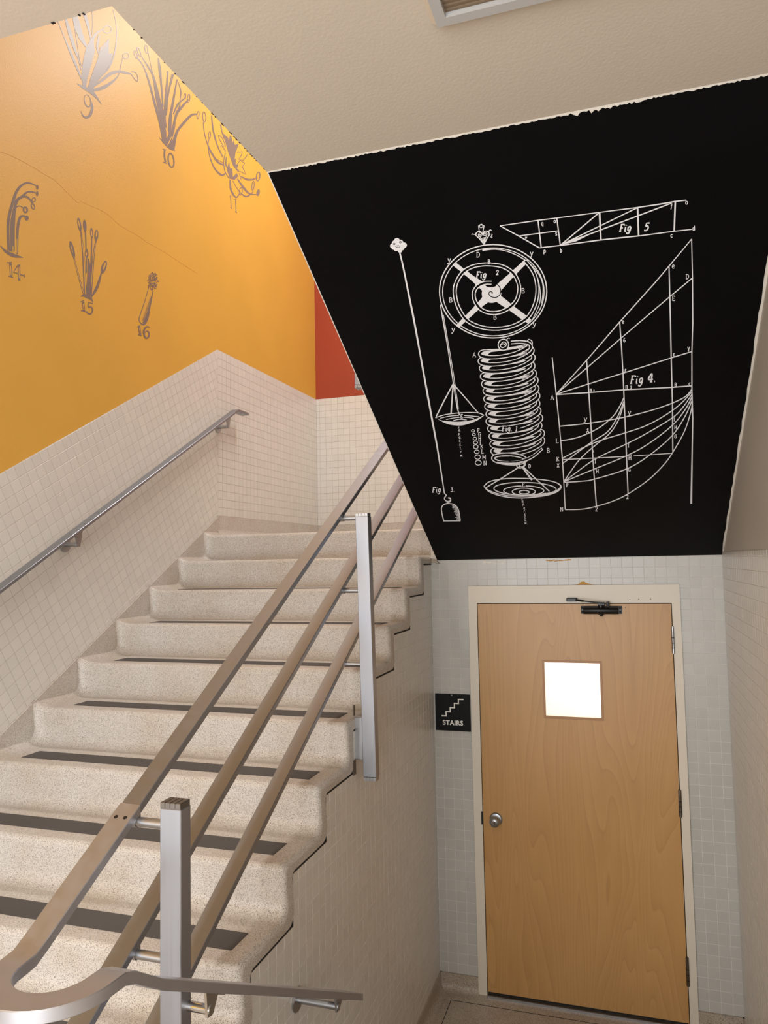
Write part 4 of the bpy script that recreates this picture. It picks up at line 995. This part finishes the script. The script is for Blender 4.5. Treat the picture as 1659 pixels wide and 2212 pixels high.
m.st([(1215, 1350), (1275, 1345), (1262, 1385), (1235, 1430), (1285, 1440), (1335, 1370)], 9, 0, False); m.st([(1225, 1265), (1200, 1340)], 14, 0, False); m.st([(1210, 1495), (1250, 1440), (1300, 1470), (1272, 1510), (1290, 1540), (1310, 1592), (1260, 1565), (1225, 1560)], 8, 0, False)
m.st([(1258, 1612), (1320, 1645), (1380, 1648), (1425, 1628)], [8, 22, 18, 12]); m.ell(1445, 1615, 19, 48, 11, 8); m.st([(1240, 1580), (1262, 1650)], 6, 0, False)
m.st([(1220, 1640), (1290, 1740), (1350, 1800), (1430, 1812)], [12, 24, 16, 8]); m.disc(1445, 1790, 18, 38, 10); m.st([(1140, 1650), (1150, 1760), (1205, 1842), (1248, 1790)], [14, 20, 16, 8]); m.st([(1170, 1660), (1235, 1770), (1310, 1832), (1372, 1800), (1392, 1770)], [6, 8, 16, 12, 6])
m.ell(1390, 1715, 12, 50, 8, 6); m.ell(1258, 1775, 15, 40, 8, 6)
m.st([(1145, 1825), (1152, 1955)], 8, 0, False); m.st([(1132, 1835), (1155, 1815)], 5, 0, False); m.st([(1142, 1952), (1160, 1965)], 6, 0, False); m.st([(1200, 1865), (1206, 2000)], 8, 0, False); m.st([(1180, 1860), (1212, 1868)], 5, 0, False); m.st([(1194, 1995), (1216, 2010)], 6, 0, False)
m.done('stamen_drawing', 'grey painted open flower numbered 11')
m = wall_mural((0, 360), 4.608)
m.st([(-2, 783), (60, 845), (140, 885), (232, 904)], [3, 26, 34, 3])
m.st([(92, 835), (85, 560), (128, 350), (175, 230), (240, 170), (300, 165), (370, 195)], [38, 36, 28, 26, 20, 15, 8]); m.st([(122, 845), (128, 500), (160, 350), (218, 300)], [46, 46, 36, 24]); m.st([(218, 298), (280, 250), (360, 262)], [22, 18, 12]); m.st([(215, 300), (275, 305), (335, 380)], [20, 20, 10])
m.st([(100, 820), (98, 560), (140, 360)], [3, 6, 3], 1); m.st([(150, 410), (175, 395), (205, 395), (245, 422)], [20, 12, 9, 8]); m.st([(170, 870), (175, 620), (198, 510), (235, 490), (262, 508)], [16, 24, 26, 18, 14])
m.st([(166, 860), (168, 720)], 7, 1, False); m.st([(130, 850), (128, 790)], 8, 1, False)
m.disc(371, 206, 12, 23); m.disc(369, 269, 12, 26); m.ell(335, 330, 17, 22, 8, 20); m.ell(328, 396, 15, 28, 9, -15); m.ell(252, 430, 18, 26, 16, -10); m.disc(265, 512, 19, 26)
m.st([(103, 960), (112, 1095)], 24, 0, False); m.st([(68, 957), (116, 952)], 9, 0, False); m.st([(84, 1090), (130, 1103)], 9, 0, False); m.st([(104, 985), (110, 1080)], 9, 1, False)
m.st([(182, 978), (132, 1050), (242, 1088)], 12, 0, False); m.st([(188, 975), (190, 1135)], 24, 0, False); m.st([(188, 1000), (190, 1110)], 7, 1, False); m.st([(240, 1070), (244, 1105)], 7, 0, False)
m.done('stamen_drawing', 'grey painted curled stamens numbered 14')
m = wall_mural((0, 360), 4.608)
m.st([(803, 1296), (830, 1282), (870, 1295), (905, 1318), (928, 1354)], [3, 24, 34, 24, 3])
m.st([(735, 905), (785, 1100), (838, 1285)], [12, 15, 15]); m.st([(738, 925), (786, 1105), (832, 1260)], 5, 1); m.st([(806, 650), (830, 900), (850, 1280)], [12, 24, 28]); m.st([(812, 700), (834, 900), (852, 1270)], [3, 9, 9], 1); m.st([(850, 650), (856, 830)], 12, 0, False); m.st([(862, 900), (858, 1060)], 10, 0, False)
m.st([(878, 915), (888, 1060), (880, 1290)], [10, 40, 40]); m.st([(913, 710), (908, 900), (900, 1150)], [9, 14, 14]); m.st([(955, 740), (930, 900), (905, 1285)], [12, 20, 16]); m.st([(952, 760), (928, 910), (908, 1200)], 5, 1); m.st([(1008, 1060), (965, 1200), (905, 1305)], [12, 28, 12])
for x, y, a, b_, r in ((718, 825, 20, 88, -14), (790, 578, 17, 72, -10), (843, 590, 17, 62, -4), (912, 662, 14, 54, -4), (958, 685, 19, 58, 4), (862, 864, 17, 48, -4), (1033, 1002, 25, 68, 18)): m.disc(x, y, a, b_, r)
for x, y, a, b_, r in ((714, 820, 4, 40, -14), (786, 570, 5, 40, -10), (912, 665, 5, 30, -4), (960, 672, 7, 30, 4), (858, 868, 6, 18, -4), (1038, 990, 8, 40, 18)): m.disc(x, y, a, b_, r, 1)
m.st([(826, 1345), (836, 1440)], 22, 0, False); m.st([(800, 1348), (835, 1330)], 9, 0, False); m.st([(806, 1430), (862, 1445)], 11, 0, False); m.st([(828, 1365), (834, 1425)], 8, 1, False)
m.st([(922, 1362), (880, 1352), (874, 1400)], 10, 0, False); m.st([(874, 1400), (910, 1400), (920, 1435), (900, 1468), (870, 1458), (868, 1440)], 14)
m.done('stamen_drawing', 'grey painted bundle of six stamens numbered 15')
m = wall_mural((0, 360), 4.608)
m.st([(1482, 1195), (1440, 1340), (1390, 1490), (1384, 1530), (1410, 1568), (1440, 1572)], [6, 7, 8, 8, 12, 14]); m.st([(1522, 1240), (1490, 1390), (1462, 1500), (1432, 1565)], [10, 18, 34, 40])
for i in range(16): f = i/15; m.st([(1512-f*80, 1290+f*230), (1490-f*80, 1304+f*230)], [8, 2], 0, False)
rs = random.Random(3)
for i in range(150):
    t, r = rs.uniform(0, 6.283), rs.random()**.5; x, y = 1521+48*r*math.cos(t), 1145+88*r*math.sin(t); a = rs.uniform(0, 6.283); l = rs.uniform(9, 17)
    m.st([(x, y), (x+l*math.cos(a)*.6, y+l*math.sin(a)*.6), (x+l*math.cos(a+.7), y+l*math.sin(a+.7))], [7, 6, 3], 0, False)
m.st([(1383, 1590), (1396, 1672)], 20, 0, False); m.st([(1366, 1594), (1396, 1580)], 8, 0, False); m.st([(1374, 1672), (1408, 1682)], 9, 0, False); m.st([(1386, 1605), (1394, 1660)], 6, 1, False)
m.st([(1490, 1602), (1465, 1592), (1437, 1615), (1430, 1660), (1448, 1704), (1475, 1696), (1482, 1655), (1462, 1636), (1440, 1655)], [4, 12, 16, 16, 14, 14, 12, 8, 6])
m.done('stamen_drawing', 'grey painted single stamen with bristly tip numbered 16')
m = wall_mural((0, 360), 4.608)
m.mats = [M_CRACK, M_YEL]
m.st([(-10, -150), (110, -110), (320, 0), (430, 70), (550, 140), (660, 250), (770, 355), (795, 348), (820, 350), (905, 392), (1000, 432), (1090, 490), (1180, 575), (1290, 640), (1400, 705), (1450, 745), (1550, 800), (1660, 865), (1800, 960), (1960, 1060)], 2.6)
m.done('plaster_crack')
